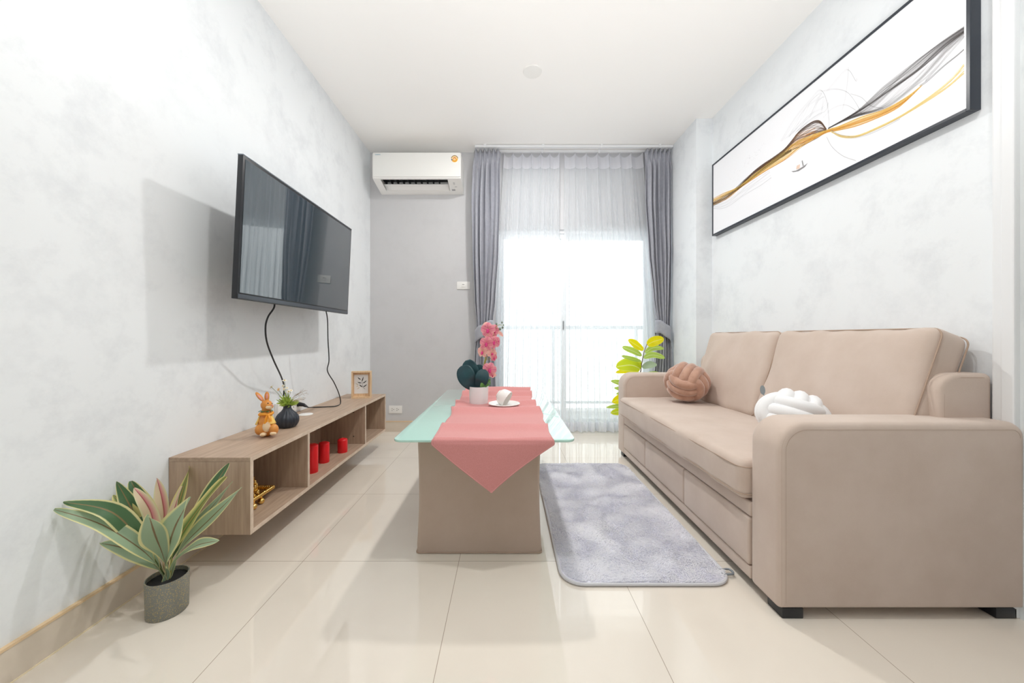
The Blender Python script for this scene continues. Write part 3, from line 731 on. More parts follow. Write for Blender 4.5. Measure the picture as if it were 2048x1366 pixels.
def daisy(c, d, r, petal, parent, st=None):
    d = Vector(d).normalized(); bb = nb(); s = d.orthogonal().normalized(); t_ = d.cross(s)
    for i in range(11):
        a = 2*pi*i/11; e = s*cos(a)+t_*sin(a)
        leaf(bb, [c+e*r*.2, c+e*r*.65+d*r*.15, c+e*r+d*r*.0], r*.17, d, 0, n=5, m=2, prof=lambda t: .5+.5*sin(pi*min(1, t*.85+.1)))
    h = mk('daisy', bb, petal, parent, merge=False, angle=180)
    bb = nb(); ball(bb, c+d*r*.08, r*.28, seg=8); mk('flower_centre', bb, M_cen, h)
def vpt(px, py, dy=0): return P(px, py, 1.80+dy)
fl = [((543, 774), (-1, -.3, .8), .013, M_pet), ((569, 761), (.1, -.2, 1), .012, M_pet), ((566, 772), (0, -1, .5), .008, M_pet), ((557, 779), (-.3, -1, .4), .009, M_petp), ((568, 778), (.1, -1, .3), .008, M_pet), ((577, 783), (.4, -.8, .5), .009, M_pet), ((574, 776), (.2, -.4, 1), .008, M_pet), ((582, 781), (.5, -.4, .8), .009, M_pet)]
b = nb()
for (p, d, r, m_) in fl:
    e = vpt(*p, -.006); tube(b, smooth_path([top, top.lerp(e, .5)+Vector((.0, 0, .006)), e], 5), .0009, 5)
mk('stem', b, M_stem, vs, merge=False)
for (p, d, r, m_) in fl: daisy(vpt(*p, -.006), d, r, m_, vs)

# ------------------------------------------------------------------ small framed leaf print
pf = root('picture_frame', 'small pale wooden box frame with a leaf sprig print, far end of shelf', 'picture frame', (-1.05, 2.64, SZ1))
rot = Matrix.Rotation(radians(14), 4, 'Z'); FO = Vector((-1.05, 2.64, SZ1))
def fbox(bm, x0, x1, y0, y1, z0, z1):
    v = box(bm, x0, x1, y0, y1, z0, z1)
    for q in v: q.co = FO+(rot @ q.co)
FW, FH, w = .068, .196, .011
b = nb(); fbox(b, -FW, -FW+w, 0, .04, 0, FH); fbox(b, FW-w, FW, 0, .04, 0, FH); fbox(b, -FW+w, FW-w, 0, .04, FH-w, FH); fbox(b, -FW+w, FW-w, 0, .04, 0, w); mk('frame', b, M_pine, pf, smooth=False)
b = nb(); fbox(b, -FW+w, FW-w, .030, .036, w, FH-w); bk = mk('mount', b, M_pine, pf, smooth=False)
b = nb(); fbox(b, -FW+w+.004, FW-w-.014, .0275, .0300, w+.020, FH-w-.016); pp = mk('print', b, mat('print_paper', srgb(236, 236, 236), .6), pf, smooth=False, label='white print with dark leaf sprig')
def fpt(x, z): return FO+(rot @ Vector((x, .0262, z)))
M_ink = mat('dark_ink', srgb(58, 56, 58), .7); M_ink2 = mat('pale_ink', srgb(214, 200, 176), .7)
fn_ = rot @ Vector((0, -1, 0))
def ax(px, pz): return (-FW+(px-235)/625*2*FW, FH-(pz-235)/940*FH)   # traced from the print itself
b = nb()
for a, c in (((420,450),(515,535)),((600,430),(545,605)),((700,570),(575,660)),((415,615),(535,650)),((470,705),(570,790)),((705,705),(590,790))):
    p0, p1 = Vector(fpt(*ax(*c))), Vector(fpt(*ax(*a))); mid_ = (p0+p1)/2+Vector((0, 0, -.003)); leaf(b, [p0, mid_, p1], .0038, fn_, 0, n=6, m=2)
tube(b, [fpt(*ax(640, 865)), fpt(*ax(575, 780)), fpt(*ax(565, 700)), fpt(*ax(550, 600))], .0008, 5)
mk('leaf_drawing', b, M_ink, pp, merge=False, angle=180)
b = nb()
for a, c in (((370,660),(430,730)),((370,770),(440,760)),((400,870),(480,800))):
    p0, p1 = Vector(fpt(*ax(*c))), Vector(fpt(*ax(*a))); leaf(b, [p0, (p0+p1)/2, p1], .003, fn_, 0, n=6, m=2)
mk('pale_leaf_drawing', b, M_ink2, pp, merge=False, angle=180)

# ------------------------------------------------------------------ long framed art on the right wall
AXF, AY0, AY1, AZ0, AZ1 = 1.547, 1.218, 2.748, 1.622, 2.158
ar = root('wall_art', 'long black-framed panoramic print of flowing black and gold waves above the sofa', 'wall art', (XR, 1.98, AZ0))
w = .011
b = nb(); xe = XR-.001
box(b, AXF, xe, AY0, AY0+w, AZ0, AZ1); box(b, AXF, xe, AY1-w, AY1, AZ0, AZ1); box(b, AXF, xe, AY0+w, AY1-w, AZ0, AZ0+w); box(b, AXF, xe, AY0+w, AY1-w, AZ1-w, AZ1)
bmesh.ops.bevel(b, geom=list(b.edges), offset=.0008, segments=1, affect='EDGES'); mk('frame', b, M_frame, ar, smooth=False)
XC = AXF+.004
b = nb(); box(b, XC, XC+.006, AY0+w, AY1-w, AZ0+w, AZ1-w); cv = mk('canvas', b, M_canvas, ar, smooth=False, label='white canvas with flowing painted waves')
def cp(px, py):
    Y = XC*F/(px-1013); return (Y, EYE+(674-py)*Y/F)
def cz_(x, y): return (1400+x/2.7315, y/2.7315)      # coordinates read off the enlarged print
_d = [0]
def inkmat(name, col, a):
    return mat(name, col, .6, alpha=a)
def poly2(pts): return [Vector((*cp(*cz_(*p)), 0)) for p in pts]
def clampy(p): return Vector((max(AY0+w+.001, min(AY1-w-.001, p.x)), max(AZ0+w+.001, min(AZ1-w-.001, p.y)), 0))
def strands(A, B, n, wd, m, name, seed=0, jitter=.0, f=8):
    "fine painted lines interpolated between the two traced lines A and B"
    A = smooth_path(poly2(A), f); B = smooth_path(poly2(B), f); m_ = min(len(A), len(B)); rnd = random.Random(seed); bb = nb()
    for i in range(n):
        s = i/(n-1) if n > 1 else 0; ph_ = rnd.uniform(0, 6)
        s0 = s; pts = []
        for q in range(m_):
            u = q/(m_-1); a = A[int(u*(len(A)-1))]; c = B[int(u*(len(B)-1))]
            ss = min(1, max(0, s0+jitter*sin(5*u+ph_)))
            pts.append(clampy(a.lerp(c, ss)))
        _d[0] += 1; x = XC-.0002-.00001*(_d[0] % 60); hw = wd*rnd.uniform(.6, 1.3)
        prev = None
        for q in range(m_-1):
            d = pts[q+1]-pts[q]
            if d.length < 1e-6: continue
            nn = Vector((-d.y, d.x, 0)).normalized()*hw/2
            a1, a2 = pts[q]+nn, pts[q]-nn; c1, c2 = pts[q+1]+nn, pts[q+1]-nn
            bb.faces.new([bb.verts.new((x, v.x, v.y)) for v in (a1, c1, c2, a2)])
    o = mk(name, bb, m, cv, smooth=False, merge=False); return o
K_ = srgb(62, 52, 50); G_ = srgb(236, 160, 50); Yl = srgb(250, 214, 110); Br = srgb(120, 86, 60)
mk_ = inkmat('ink_black_wash', K_, .16); mk2 = inkmat('ink_black_line', K_, .5); mg = inkmat('ink_gold', G_, .3); my = inkmat('ink_yellow', Yl, .25); mb_ = inkmat('ink_brown_wash', Br, .3); mgr = inkmat('ink_grey_line', srgb(160, 160, 166), .22)
# right-hand dark veil
U = [(1443, 148), (1300, 245), (1150, 355), (1000, 475), (860, 605), (700, 702)]
Lw = [(1443, 195), (1370, 270), (1290, 370), (1180, 470), (1010, 590), (850, 625)]
strands(U, [(1443, 165), (1310, 265), (1170, 400), (1020, 500), (880, 600), (700, 702)], 14, .004, mk_, 'black_wave', 1, .1)
strands(U, Lw, 26, .008, inkmat('ink_veil', srgb(110, 104, 104), .10), 'grey_veil', 2, .15)
strands([(1443, 168), (1330, 250), (1180, 385), (1020, 500), (870, 605), (700, 702)], [(1443, 178), (1340, 258), (1190, 390), (1024, 506), (872, 610), (700, 704)], 5, .0025, mk2, 'black_wave', 3)
strands([(1443, 200), (1360, 290), (1290, 375), (1230, 440)], [(1443, 206), (1364, 294), (1292, 379), (1232, 444)], 2, .002, mk2, 'black_wave', 4)
strands([(1443, 268), (1400, 305), (1330, 360), (1240, 440), (1200, 468)], [(1443, 272), (1402, 308), (1332, 364), (1242, 446), (1202, 472)], 2, .002, mk2, 'black_wave', 5)
# gold band
G1 = [(1215, 465), (1130, 530), (1010, 598), (880, 640), (760, 690), (690, 712), (540, 770), (430, 850), (330, 925), (210, 1020), (130, 1055), (72, 1085)]
G2 = [(1160, 520), (1080, 590), (980, 640), (850, 690), (740, 715), (680, 730), (560, 800), (470, 870), (350, 940), (230, 1020), (150, 1085), (72, 1120)]
strands(G1, G2, 30, .004, my, 'gold_wave', 6, .2); strands(G1, G2, 12, .003, mg, 'gold_wave', 7, .3)
strands([(1443, 340), (1370, 430), (1250, 530), (1100, 630), (960, 700), (860, 740), (780, 742), (720, 722)], [(1443, 400), (1350, 480), (1230, 560), (1080, 650), (950, 715), (850, 752), (770, 748), (715, 715)], 12, .0035, inkmat('ink_pale_yellow', srgb(250, 228, 150), .35), 'gold_wave', 8, .3)
strands([(1100, 640), (960, 712), (860, 745), (770, 735), (720, 710)], [(1090, 655), (950, 725), (850, 755), (765, 745), (715, 715)], 4, .002, mgr, 'grey_line', 9, .2)
# hump and left dark band
H1 = [(690, 705), (660, 665), (630, 660), (590, 680), (540, 720), (500, 770), (460, 815), (400, 860), (340, 900), (280, 950), (210, 1025)]
H2 = [(690, 715), (655, 745), (610, 770), (550, 800), (500, 820), (460, 850), (410, 880), (350, 920), (290, 965), (240, 1000), (190, 1040)]
strands(H1, H2, 30, .0045, mb_, 'brown_wave', 10, .25); strands(H1, [(690, 708), (665, 680), (630, 672), (590, 692), (540, 730), (500, 780), (460, 825), (400, 870), (340, 912), (280, 960), (210, 1030)], 8, .0028, mk2, 'black_wave', 11, .1)
strands([(630, 700), (590, 715), (540, 730), (520, 735)], [(630, 755), (580, 770), (520, 800), (470, 840)], 10, .004, mg, 'gold_wave', 12, .2)
strands([(500, 815), (400, 865), (320, 915), (250, 975), (180, 1040), (120, 1075), (72, 1105)], [(500, 825), (410, 885), (340, 935), (270, 985), (200, 1040), (130, 1095), (72, 1125)], 16, .0035, inkmat('ink_umber', srgb(80, 60, 50), .35), 'brown_wave', 13, .3)
strands([(380, 930), (300, 985), (220, 1045), (150, 1100), (110, 1115), (72, 1120)], [(390, 970), (310, 1030), (230, 1090), (160, 1130), (110, 1142), (72, 1140)], 6, .002, mgr, 'grey_line', 14, .3)
# fine grey smoke lines
for i_, ln in enumerate(([(440, 770), (520, 640), (600, 545), (655, 490), (690, 545), (702, 640), (704, 700)], [(660, 498), (730, 484), (800, 500), (850, 560), (885, 628)], [(810, 365), (803, 450), (790, 540), (775, 600)], [(690, 500), (770, 405), (810, 380), (850, 440), (855, 425)], [(690, 745), (720, 800), (780, 850), (850, 875)], [(820, 510), (880, 530), (930, 575), (1000, 590)], [(670, 640), (720, 590), (790, 570), (850, 600)])):
    strands(ln, [(x+4, y+5) for x, y in ln], 3, .0012, mgr, 'smoke_line', 20+i_)
strands([(450, 770), (530, 650), (600, 560), (660, 500)], [(560, 700), (640, 640), (690, 600), (700, 560)], 14, .006, inkmat('ink_smoke', srgb(180, 182, 188), .08), 'smoke_wash', 30, .2)
b = nb(); rnd = random.Random(9)
for i in range(60):
    u = rnd.random(); px_, py_ = 170+180*u+rnd.uniform(-8, 8), 985-185*u+rnd.uniform(-35, 30)*(1-.5*u)
    Y_, Z_ = cp(*cz_(px_, py_)); s = .0016
    b.faces.new([b.verts.new((XC-.0009, Y_+a, Z_+c)) for a, c in ((-s, 0), (0, -s*.5), (s, 0), (0, s*.8))])
mk('bird_flock', b, mk2, cv, smooth=False, merge=False, label='flock of tiny dark birds')
b = nb()
def cpoly(pts, d=.0010): b.faces.new([b.verts.new((XC-d, *cp(*cz_(*p)))) for p in pts])
cpoly([(500, 935), (525, 932), (560, 912), (590, 890), (575, 912), (540, 935), (510, 941)]); cpoly([(556, 880), (561, 875), (568, 905), (562, 908)])
mk('boat', b, mk2, cv, smooth=False, merge=False, label='little dark boat'); b = nb(); cpoly([(530, 905), (548, 897), (545, 920), (526, 926)], .0012); mk('boat_cabin', b, mg, cv, smooth=False, merge=False)

# ------------------------------------------------------------------ sofa
SFX, SFY0, SFY1 = .83, 1.11, 2.72
sf = root('sofa', 'beige suede two-seat sofa with drawers under the seat along the right wall', 'sofa', (1.2, 1.9, 0))
for (y0, y1) in ((SFY0, 1.245), (2.585, SFY1)):
    fn2 = lambda ins: rrect(SFX, 1.583, .032, .600, [.012, .012, .045, .085], ins, 8)
    b = nb(); extr(b, fn2, y0, y1, .018, 'y', 5)
    for v in b.verts:   # slight crown along the arm
        if v.co.z > .55: v.co.z += .006*(1-((v.co.y-(y0+y1)/2)/(y1-y0)*2)**2)
    a = mk('arm', b, M_suede, sf, angle=180)
    for (yy, dd) in ((y0+.004, .030), (y1-.004, .030)):
        sg = -1 if yy < (y0+y1)/2 else 1
        def seam(ins): q = fn2(ins); return [q[0]]+q[35:17:-1]
        loop = [(p[0], yy, p[1]) for p in seam(.0095)]
        b = nb(); tube(b, loop, .0016, 6); mk('piping', b, M_seam, a)
        loop = [(p[0], yy+sg*.0036, p[1]) for p in seam(.020)]
        b = nb(); tube(b, loop, .0008, 5); mk('stitching', b, M_seam, a)
# back frame
b = nb(); extr(b, lambda ins: rrect(1.40, 1.572, .15, .745, [.01, .01, .02, .06], ins, 6), 1.178, 2.64, .016, 'y', 4)
bf = mk('back_frame', b, M_suede, sf, angle=180)
b = nb(); tube(b, [(p[0], 1.180, p[1]) for p in rrect(1.415, 1.558, .15, .731, [.01, .01, .02, .055], 0, 6)], .002, 6, closed=True); mk('piping', b, M_seam, bf)
# base body with three drawers
b = bbox(.846, 1.56, 1.24, 2.59, .075, .298, .006); bs = mk('base', b, M_suede, sf)
mk('top_rail', bbox(.832, .852, 1.246, 2.584, .248, .298, .008, 3), M_suede, sf); mk('bottom_rail', bbox(.832, .852, 1.246, 2.584, .036, .078, .005, 3), M_suede, sf)
for (y0, y1) in ((1.249, 1.706), (1.712, 2.184), (2.190, 2.581)):
    M_ = Matrix.Translation((.840, (y0+y1)/2, .163)); b = nb(); cushion(b, (.012, (y1-y0)/2, .0815), .008, (.006, 0, 0), M_, 8)
    mk('drawer', b, M_suede, sf, angle=180)
b = nb(); box(b, .86, 1.55, 1.26, 2.57, .045, .075); mk('underside', b, M_black, sf, smooth=False)
for (x, y) in ((.845, 1.118), (1.50, 1.118), (.845, 2.63), (1.50, 2.63), ):
    mk('foot', bbox(x, x+.065, y, y+.065, 0, .033, .003), M_black, sf, label='short black foot')
# seat cushion
b = nb(); sc_h = (.36, .668, .070)
cushion(b, sc_h, .030, (.006, .0, .006), Matrix.Translation((1.158, 1.915, .3705)), 30, wrinkle=.004, seed=3)
sc_ = mk('seat_cushion', b, M_suede, sf, angle=180)
def ring(h, zoff, inset, rr, c, n=8):
    return [(c[0]+p[0], c[1]+p[1], c[2]+zoff) for p in rrect(-h[0]+inset, h[0]-inset, -h[1]+inset, h[1]-inset, rr, 0, n)]
for zo in (.047, -.046):
    b = nb(); tube(b, ring(sc_h, zo, -.0012, .032, (1.158, 1.915, .3705)), .0016, 6, closed=True); mk('piping', b, M_seam, sc_)
# back cushions
for i, (y0, y1, seed) in enumerate(((1.215, 1.925, 1), (1.93, 2.575, 7))):
    h = (.064, (y1-y0)/2, .240)
    ang = radians(19)
    M_ = Matrix.Translation((1.285, (y0+y1)/2, .445)) @ Matrix.Rotation(ang, 4, 'Y') @ Matrix.Translation((.064, 0, .238))
    b = nb(); cushion(b, h, .035, (.030, .004, .010), M_, 22, wrinkle=.010, seed=seed*11)
    cu = mk('back_cushion', b, M_suede, sf, angle=180)
    for s in (-1, 1):
        lp = [M_ @ Vector((s*(h[0]-.018), p[0], p[1])) for p in rrect(-h[1]-.001, h[1]+.001, -h[2]-.001, h[2]+.001, .034, 0, 7)]
        b = nb(); tube(b, lp, .0026, 6, closed=True); mk('piping', b, M_seam, cu)

# knot cushions
def knot(name, label, c, R, m, rotz, squash=1., tag=False):
    r = root(name, label, 'cushion', (c[0], c[1], c[2]-R*squash))
    tr_ = R*.215; Q = Matrix.Rotation(rotz[2], 3, 'Z') @ Matrix.Rotation(rotz[1], 3, 'Y') @ Matrix.Rotation(rotz[0], 3, 'X')
    ax_ = [Vector((1, 0, 0)), Vector((0, 1, 0)), Vector((0, 0, 1))]
    for i in range(3):
        U_, V_, N_ = ax_[i], ax_[(i+1) % 3], ax_[(i+2) % 3]
        for j in (-1, 0, 1):
            pts = []
            for q in range(56):
                a = 2*pi*q/56
                base = R-tr_*1.0; lo = R*.50
                rad = lo+(base-lo)*(.5+.5*cos(2*a))**.8 if True else base
                # superelliptic: long along U, tucked along V
                off = j*tr_*1.78*(1-.10*abs(cos(a)))
                rr = sqrt(max(1e-6, rad*rad-(off*off*.55)))
                p = U_*cos(a)*rr*1.0+V_*sin(a)*rr*1.12+N_*off
                p = Q @ p; p.z *= squash
                pts.append(Vector(c)+p)
            b = nb(); tube(b, pts, tr_, 12, closed=True); mk('strand', b, m, r, angle=180)
    b = nb(); ball(b, c, R*.62, (1, 1, squash), seg=20); mk('core', b, m, r)
    return r
M_brn = mat('brown_velvet', srgb(196, 156, 136), .85, col2=srgb(180, 138, 118), nscale=14, sheen=.7, spec=.2)
M_wvel = mat('white_velvet', srgb(240, 240, 241), .85, sheen=.5, spec=.2)
knot('knot_cushion', 'round brown velvet knot cushion at the far end of the sofa seat', (1.155, 2.34, .447+.128), .134, M_brn, (radians(20), radians(-25), radians(38)), .96)
kn = knot('knot_cushion', 'white velvet knot cushion partly hidden behind the near sofa arm', (1.135, 1.455, .447+.102), .124, M_wvel, (radians(75), radians(18), radians(-32)), .82)
b = nb(); tp_ = P(1525, 780, 1.53)
lp = [tp_+Vector((.012*cos(a)-.004*sin(a), 0.003*cos(a), .019*sin(a)+.004*cos(a))) for a in [2*pi*i/20 for i in range(20)]]
loft(b, [lp, [p+Vector((0, -.002, 0)) for p in lp]]); tube(b, [tp_+Vector((.003, 0, -.017)), tp_+Vector((.012, -.012, -.038))], .002, 6)
mk('label_tag', b, mat('grey_tag', srgb(140, 146, 148), .6), kn, label='grey sewn tag')

# ------------------------------------------------------------------ leafy plant behind the sofa
PX, PY = 1.085, 3.0
fg = root('leafy_plant', 'yellow-green large-leaved plant standing between the sofa and the curtain', 'plant', (PX, PY, 0))
b = nb(); lathe(b, [(.001, 0), (.085, 0), (.09, .01), (.105, .19), (.108, .20), (.098, .20), (.094, .17), (.001, .165)], (PX, PY, 0), 36); mk('pot', b, M_white, fg)
st_pts = [(PX, PY, .165), (PX-.01, PY, .45), P(1281, 745, PY), P(1283, 730, PY), P(1288, 705, PY), P(1294, 688, PY)]
b = nb(); tube(b, smooth_path(st_pts, 8), lambda t: .007-.004*t, 8); mk('stem', b, mat('brown_stem', srgb(140, 126, 108), .7), fg)
M_fa = leafmat('lime_leaf', srgb(236, 238, 80), srgb(214, 226, 50), srgb(236, 240, 150), trans=.6)
M_fb = leafmat('green_leaf', srgb(206, 226, 120), srgb(184, 210, 92), srgb(220, 232, 170), trans=.6)
M_fc = leafmat('yellow_leaf', srgb(250, 236, 40), srgb(244, 228, 10), srgb(250, 240, 120), trans=.6)
fprof = lambda t: (sin(pi*t**.75)**.7)*(.55+.6*t) if 0 < t < 1 else .01
def fleaf(a, mid, e, wd, m, nrm, dy=0):
    b = nb(); pts = [P(*a, PY), P(*mid, PY+dy*.5), P(*e, PY+dy)]; nrm = (nrm[0], -1, nrm[2]*.55)
    leaf(b, pts, wd*1.45, nrm, .15, .06, n=14, m=6, prof=fprof, ph=a[0]); mk('leaf', b, m, fg, angle=180)
FL = [((1287,700),(1272,690),(1256,680),.030,M_fc,(0,-1,.8),-.05), ((1294,690),(1308,683),(1328,677),.034,M_fc,(0,-1,.6),-.04), ((1284,712),(1266,702),(1244,694),.026,M_fb,(.1,-1,.9),.04), ((1290,706),(1306,696),(1328,697),.022,M_fb,(0,-.6,1),.05),
      ((1287,716),(1305,710),(1330,716),.024,M_fb,(.0,-.5,1),-.06), ((1283,722),(1264,718),(1243,712),.018,M_fb,(0,-.4,1),-.1), ((1281,738),(1262,730),(1232,734),.050,M_fa,(-.1,-1,.5),-.08), ((1284,735),(1298,730),(1314,730),.026,mat('grey_green_leaf', srgb(150,170,140),.5),(0,-.8,1),-.05),
      ((1281,722),(1275,728),(1262,740),.03,M_fa,(0,-1,.3),.03), ((1282,748),(1255,742),(1231,745),.016,M_fc,(0,-1,.4),-.02),
      ((1280,775),(1250,768),(1221,762),.022,M_fb,(0,-.7,1),-.03), ((1280,790),(1252,780),(1228,776),.018,M_fb,(0,-.7,1),.02), ((1280,800),(1255,786),(1232,788),.016,M_fb,(0,-.7,1),.03),
      ((1280,800),(1250,795),(1224,805),.034,M_fc,(-.2,-1,.3),-.06), ((1280,820),(1250,812),(1212,815),.018,M_fb,(0,-.6,1),-.05), ((1280,830),(1252,822),(1221,826),.030,M_fa,(0,-1,.5),-.02),
      ((1281,760),(1300,752),(1322,748),.03,M_fb,(0,-.8,1),.04), ((1281,790),(1305,780),(1325,782),.03,M_fa,(0,-.8,1),-.04)]
for L_ in FL: fleaf(*L_)

# ------------------------------------------------------------------ coffee table
GX0, GX1, GY0, GY1, GZ = -.405, .245, 1.286, 2.52, .500
ct = root('coffee_table', 'coffee table with a mint glass top on a beige fabric-covered base', 'table', ((GX0+GX1)/2, 1.9, 0))
b = nb(); extr(b, lambda ins: rrect(GX0, GX1, GY0, GY1, .035, ins, 8), GZ-.009, GZ, .002, 'z', 2); mk('glass_top', b, M_mint, ct, angle=50, label='mint green frosted glass top')
b = nb(); rings = []
BX0, BX1, BY0, BY1 = -.359, .140, 1.455, 2.36
for i in range(17):
    z = .004+(GZ-.013)*i/16; tt = i/16
    ins = .007*sin(pi*min(1, tt*1.15))+(.003 if i == 0 else 0)-.002*(1-tt)
    L_ = []
    for (x, y) in rrect(BX0+.004*tt, BX1-.004*tt, BY0, BY1, .014, 0, 5):
        # pulled-in waist: sides between the corners draw inwards
        cx, cy = (BX0+BX1)/2, (BY0+BY1)/2
        L_.append((x+(ins if x < cx else -ins), y, z))
    rings.append(L_)
loft(b, rings); cvb = mk('base_cover', b, M_suede_d, ct, angle=60, label='beige fabric-covered box base')
b = nb(); tube(b, [(p[0], p[1], .0035) for p in rrect(BX0-.001, BX1+.001, BY0-.001, BY1+.001, .014, 0, 5)], .0028, 6, closed=True); mk('hem', b, M_seam, cvb)

# runner
ridges = [(1.456, .016), (1.755, .024), (1.93, .026), (2.09, .016), (2.19, .034), (2.40, .030), (2.475, .014)]
def rh(y, x):
    h_ = .0035; ff = (1-math.exp(-(((x+.012)**2+(y-1.87)**2)/.105**2)**2))*(1-math.exp(-(((x+.15)**2+(y-1.965)**2)/.075**2)**2))
    for yr, hh in ridges:
        d = y-yr-.012*sin(3*x+yr*7)
        h_ += ff*(hh*math.exp(-(d/.045)**2) if d < 0 else hh*math.exp(-(d/.013)**2))
    h_ += ff*.0025*(1+sin(14*y+9*x+2*sin(6*x)))*.5
    return h_
RX0, RX1 = -.258, .163
b = nb(); NT = 40
rows = []
ys = [2.50-(2.50-1.290)*i/300 for i in range(301)]
for y in ys:
    sh0 = .006*sin(9*y)+(.004*sin(31*y)); sh1 = .006*sin(8*y+1)+.005*sin(27*y)
    far = (y-1.29)/1.21
    xl, xr = RX0+sh0*min(1, far*4)-.010*far, RX1+sh1*min(1, far*4)-.018*far
    rows.append([Vector((xl+(xr-xl)*j/NT, y, GZ+rh(y, xl+(xr-xl)*j/NT))) for j in range(NT+1)])
for i in range(1, 7):
    a = .5*pi*i/6
    rows.append([Vector((RX0-.006*sin(a)+(RX1-RX0+.012*sin(a))*j/NT, 1.290-.010*sin(a), GZ+.0035-.010*(1-cos(a)))) for j in range(NT+1)])
tip = Vector((-.052, 1.2745, .318)); zc = GZ-.0065
for i in range(1, 41):
    s = i/40; z = zc+(tip.z-zc)*s; k0 = max(0., (s-.045)/.955)
    l = RX0-.006+(tip.x-RX0+.006)*k0; r_ = RX1+.006+(tip.x-RX1-.006)*k0
    l -= .006*sin(pi*k0); r_ += -.010*sin(pi*k0)
    rows.append([Vector((l+(r_-l)*j/NT, 1.2795-.0040*s+.0035*sin(7*(j/NT)+2*s)*s*(1-s)*2-.004*sin(pi*j/NT)*(1-s), z)) for j in range(NT+1)])
loft(b, rows, cap=False, closed=False)
rn = mk('table_runner', b, M_pink, None, angle=180, label='dusty pink fabric runner with a pointed end draped over the glass table', cat='table runner')
md = rn.modifiers.new('t', 'SOLIDIFY'); md.thickness = .002; md.offset = 1
b = nb(); e0 = [Vector(r[0]) for r in rows[::2]]+[rows[-1][0]]; e1 = [Vector(r[-1]) for r in rows[::2]]+[rows[-1][-1]]
tube(b, [p+Vector((.003, -.0012, .0012)) for p in e0], .0014, 5); tube(b, [p+Vector((-.003, -.0012, .0012)) for p in e1], .0014, 5)
mk('hem', b, mat('pink_hem', srgb(217, 155, 153), .8), rn)

# orchid
OY = 1.965; OP = P(957.5, 811, OY); OP.z = GZ+.006
oc = root('potted_orchid', 'pink artificial orchid in a small white pot on the pink table runner', 'plant', OP)
b = nb(); lathe(b, [(.001, 0), (.046, 0), (.049, .003), (.0525, .088), (.0525, .092), (.048, .092), (.046, .08), (.001, .078)], OP, 40); mk('pot', b, mat('white_ceramic', srgb(240, 239, 239), .25), oc)
M_dk = mat('dark_orchid_leaf', srgb(30, 62, 70), .45, col2=srgb(38, 76, 82), nscale=12); M_rimg = mat('leaf_rim', srgb(120, 170, 160), .5)
op_ = lambda t: (sin(pi*min(1, t**.9*.97+.03))**.55)*(.55+.65*t) if t < 1 else .25
for (a, m1, e, wd, dy) in (((953, 778), (935, 757), (927, 733), .048, -.035), ((953, 776), (943, 748), (936, 722), .044, -.018), ((957, 778), (963, 760), (968, 741), .036, -.042), ((957, 770), (958, 745), (959, 731), .028, -.005)):
    b = nb(); leaf(b, [P(*a, OY), P(*m1, OY+dy), P(e[0]-.5, e[1]-2, OY+dy*.6)], wd*1.12, (0, -1, .12), .12, n=16, m=10, prof=op_)
    o = mk('leaf', b, M_dk, oc, angle=180); md = o.modifiers.new('t', 'SOLIDIFY'); md.thickness = .0025
b = nb(); tube(b, smooth_path([P(962, 778, OY), P(966, 740, OY), P(973, 708, OY), P(984, 680, OY), P(990, 658, OY), P(997, 650, OY), P(1005, 651, OY)], 6), lambda t: .0032-.002*t, 8)
tube(b, smooth_path([P(960, 778, OY+.01), P(968, 735, OY+.01), P(978, 700, OY+.01), P(985, 665, OY)], 6), .0022, 8); tube(b, [P(969, 722, OY), P(982, 716, OY-.01)], .0014, 6)
mk('stem', b, mat('olive_stem', srgb(160, 158, 80), .6), oc)
M_p1 = leafmat('orchid_pink', srgb(244, 190, 190), srgb(236, 152, 166), srgb(214, 90, 140), trans=.35); M_p2 = leafmat('orchid_peach', srgb(250, 216, 200), srgb(244, 192, 180), srgb(236, 150, 160), trans=.35); M_lip = mat('orchid_lip', srgb(214, 60, 130), .5)
pp_ = lambda t: (sin(pi*min(1, t*.9+.06))**.6)*(.5+.6*t)
def blossom(px, py, r, d, m, dy=0, spin=0):
    r *= 1.14
    c = P(px, py, OY+dy); d = Vector(d).normalized(); s = d.cross(Vector((0, 0, 1))).normalized(); t_ = s.cross(d); b = nb()
    for i, (a, w_, l_) in enumerate(((90, .52, 1), (18, .66, 1), (162, .66, 1), (-50, .46, .95), (230, .46, .95))):
        a = radians(a)+spin; e = s*cos(a)+t_*sin(a)
        leaf(b, [c, c+e*r*.5*l_+d*r*.12, c+e*r*l_-d*r*.05], r*w_, d, -.08, .05, n=8, m=6, prof=pp_, ph=i)
    o = mk('blossom', b, m, oc, merge=False, angle=180)
    b = nb(); ball(b, c+d*r*.18-t_*r*.15, r*.2, (1, 1, 1.4), seg=10); ball(b, c+d*r*.28-t_*r*.32, r*.15, seg=8); mk('lip', b, M_lip, o, label='magenta centre')
for a in ((976, 660, .036, (-.2, -1, .1), M_p1, -.01, 0), (988, 661, .030, (.5, -1, 0), M_p1, .01, .4), (972, 651, .02, (-.4, -1, .5), M_p2, .0, .9), (973, 687, .034, (-.2, -1, 0), M_p1, -.015, .2), (987, 684, .032, (.3, -1, .1), M_p1, -.01, .7), (980, 674, .026, (.1, -1, .4), M_p2, .01, .3), (996, 681, .018, (.9, -.6, 0), M_p1, 0, .5),
          (965, 704, .028, (-.5, -1, -.1), M_p2, 0, .1), (984, 707, .026, (.5, -1, -.1), M_p2, .0, .6), (988, 716, .019, (.7, -.8, -.4), M_p1, -.01, .2), (979, 739, .034, (.2, -1, .0), M_p1, -.01, .35), (985, 750, .018, (.2, -1, -.6), M_p2, 0, .5), (968, 695, .022, (-.3, -1, .2), M_p2, .02, 1.2)): blossom(*a)
b = nb()
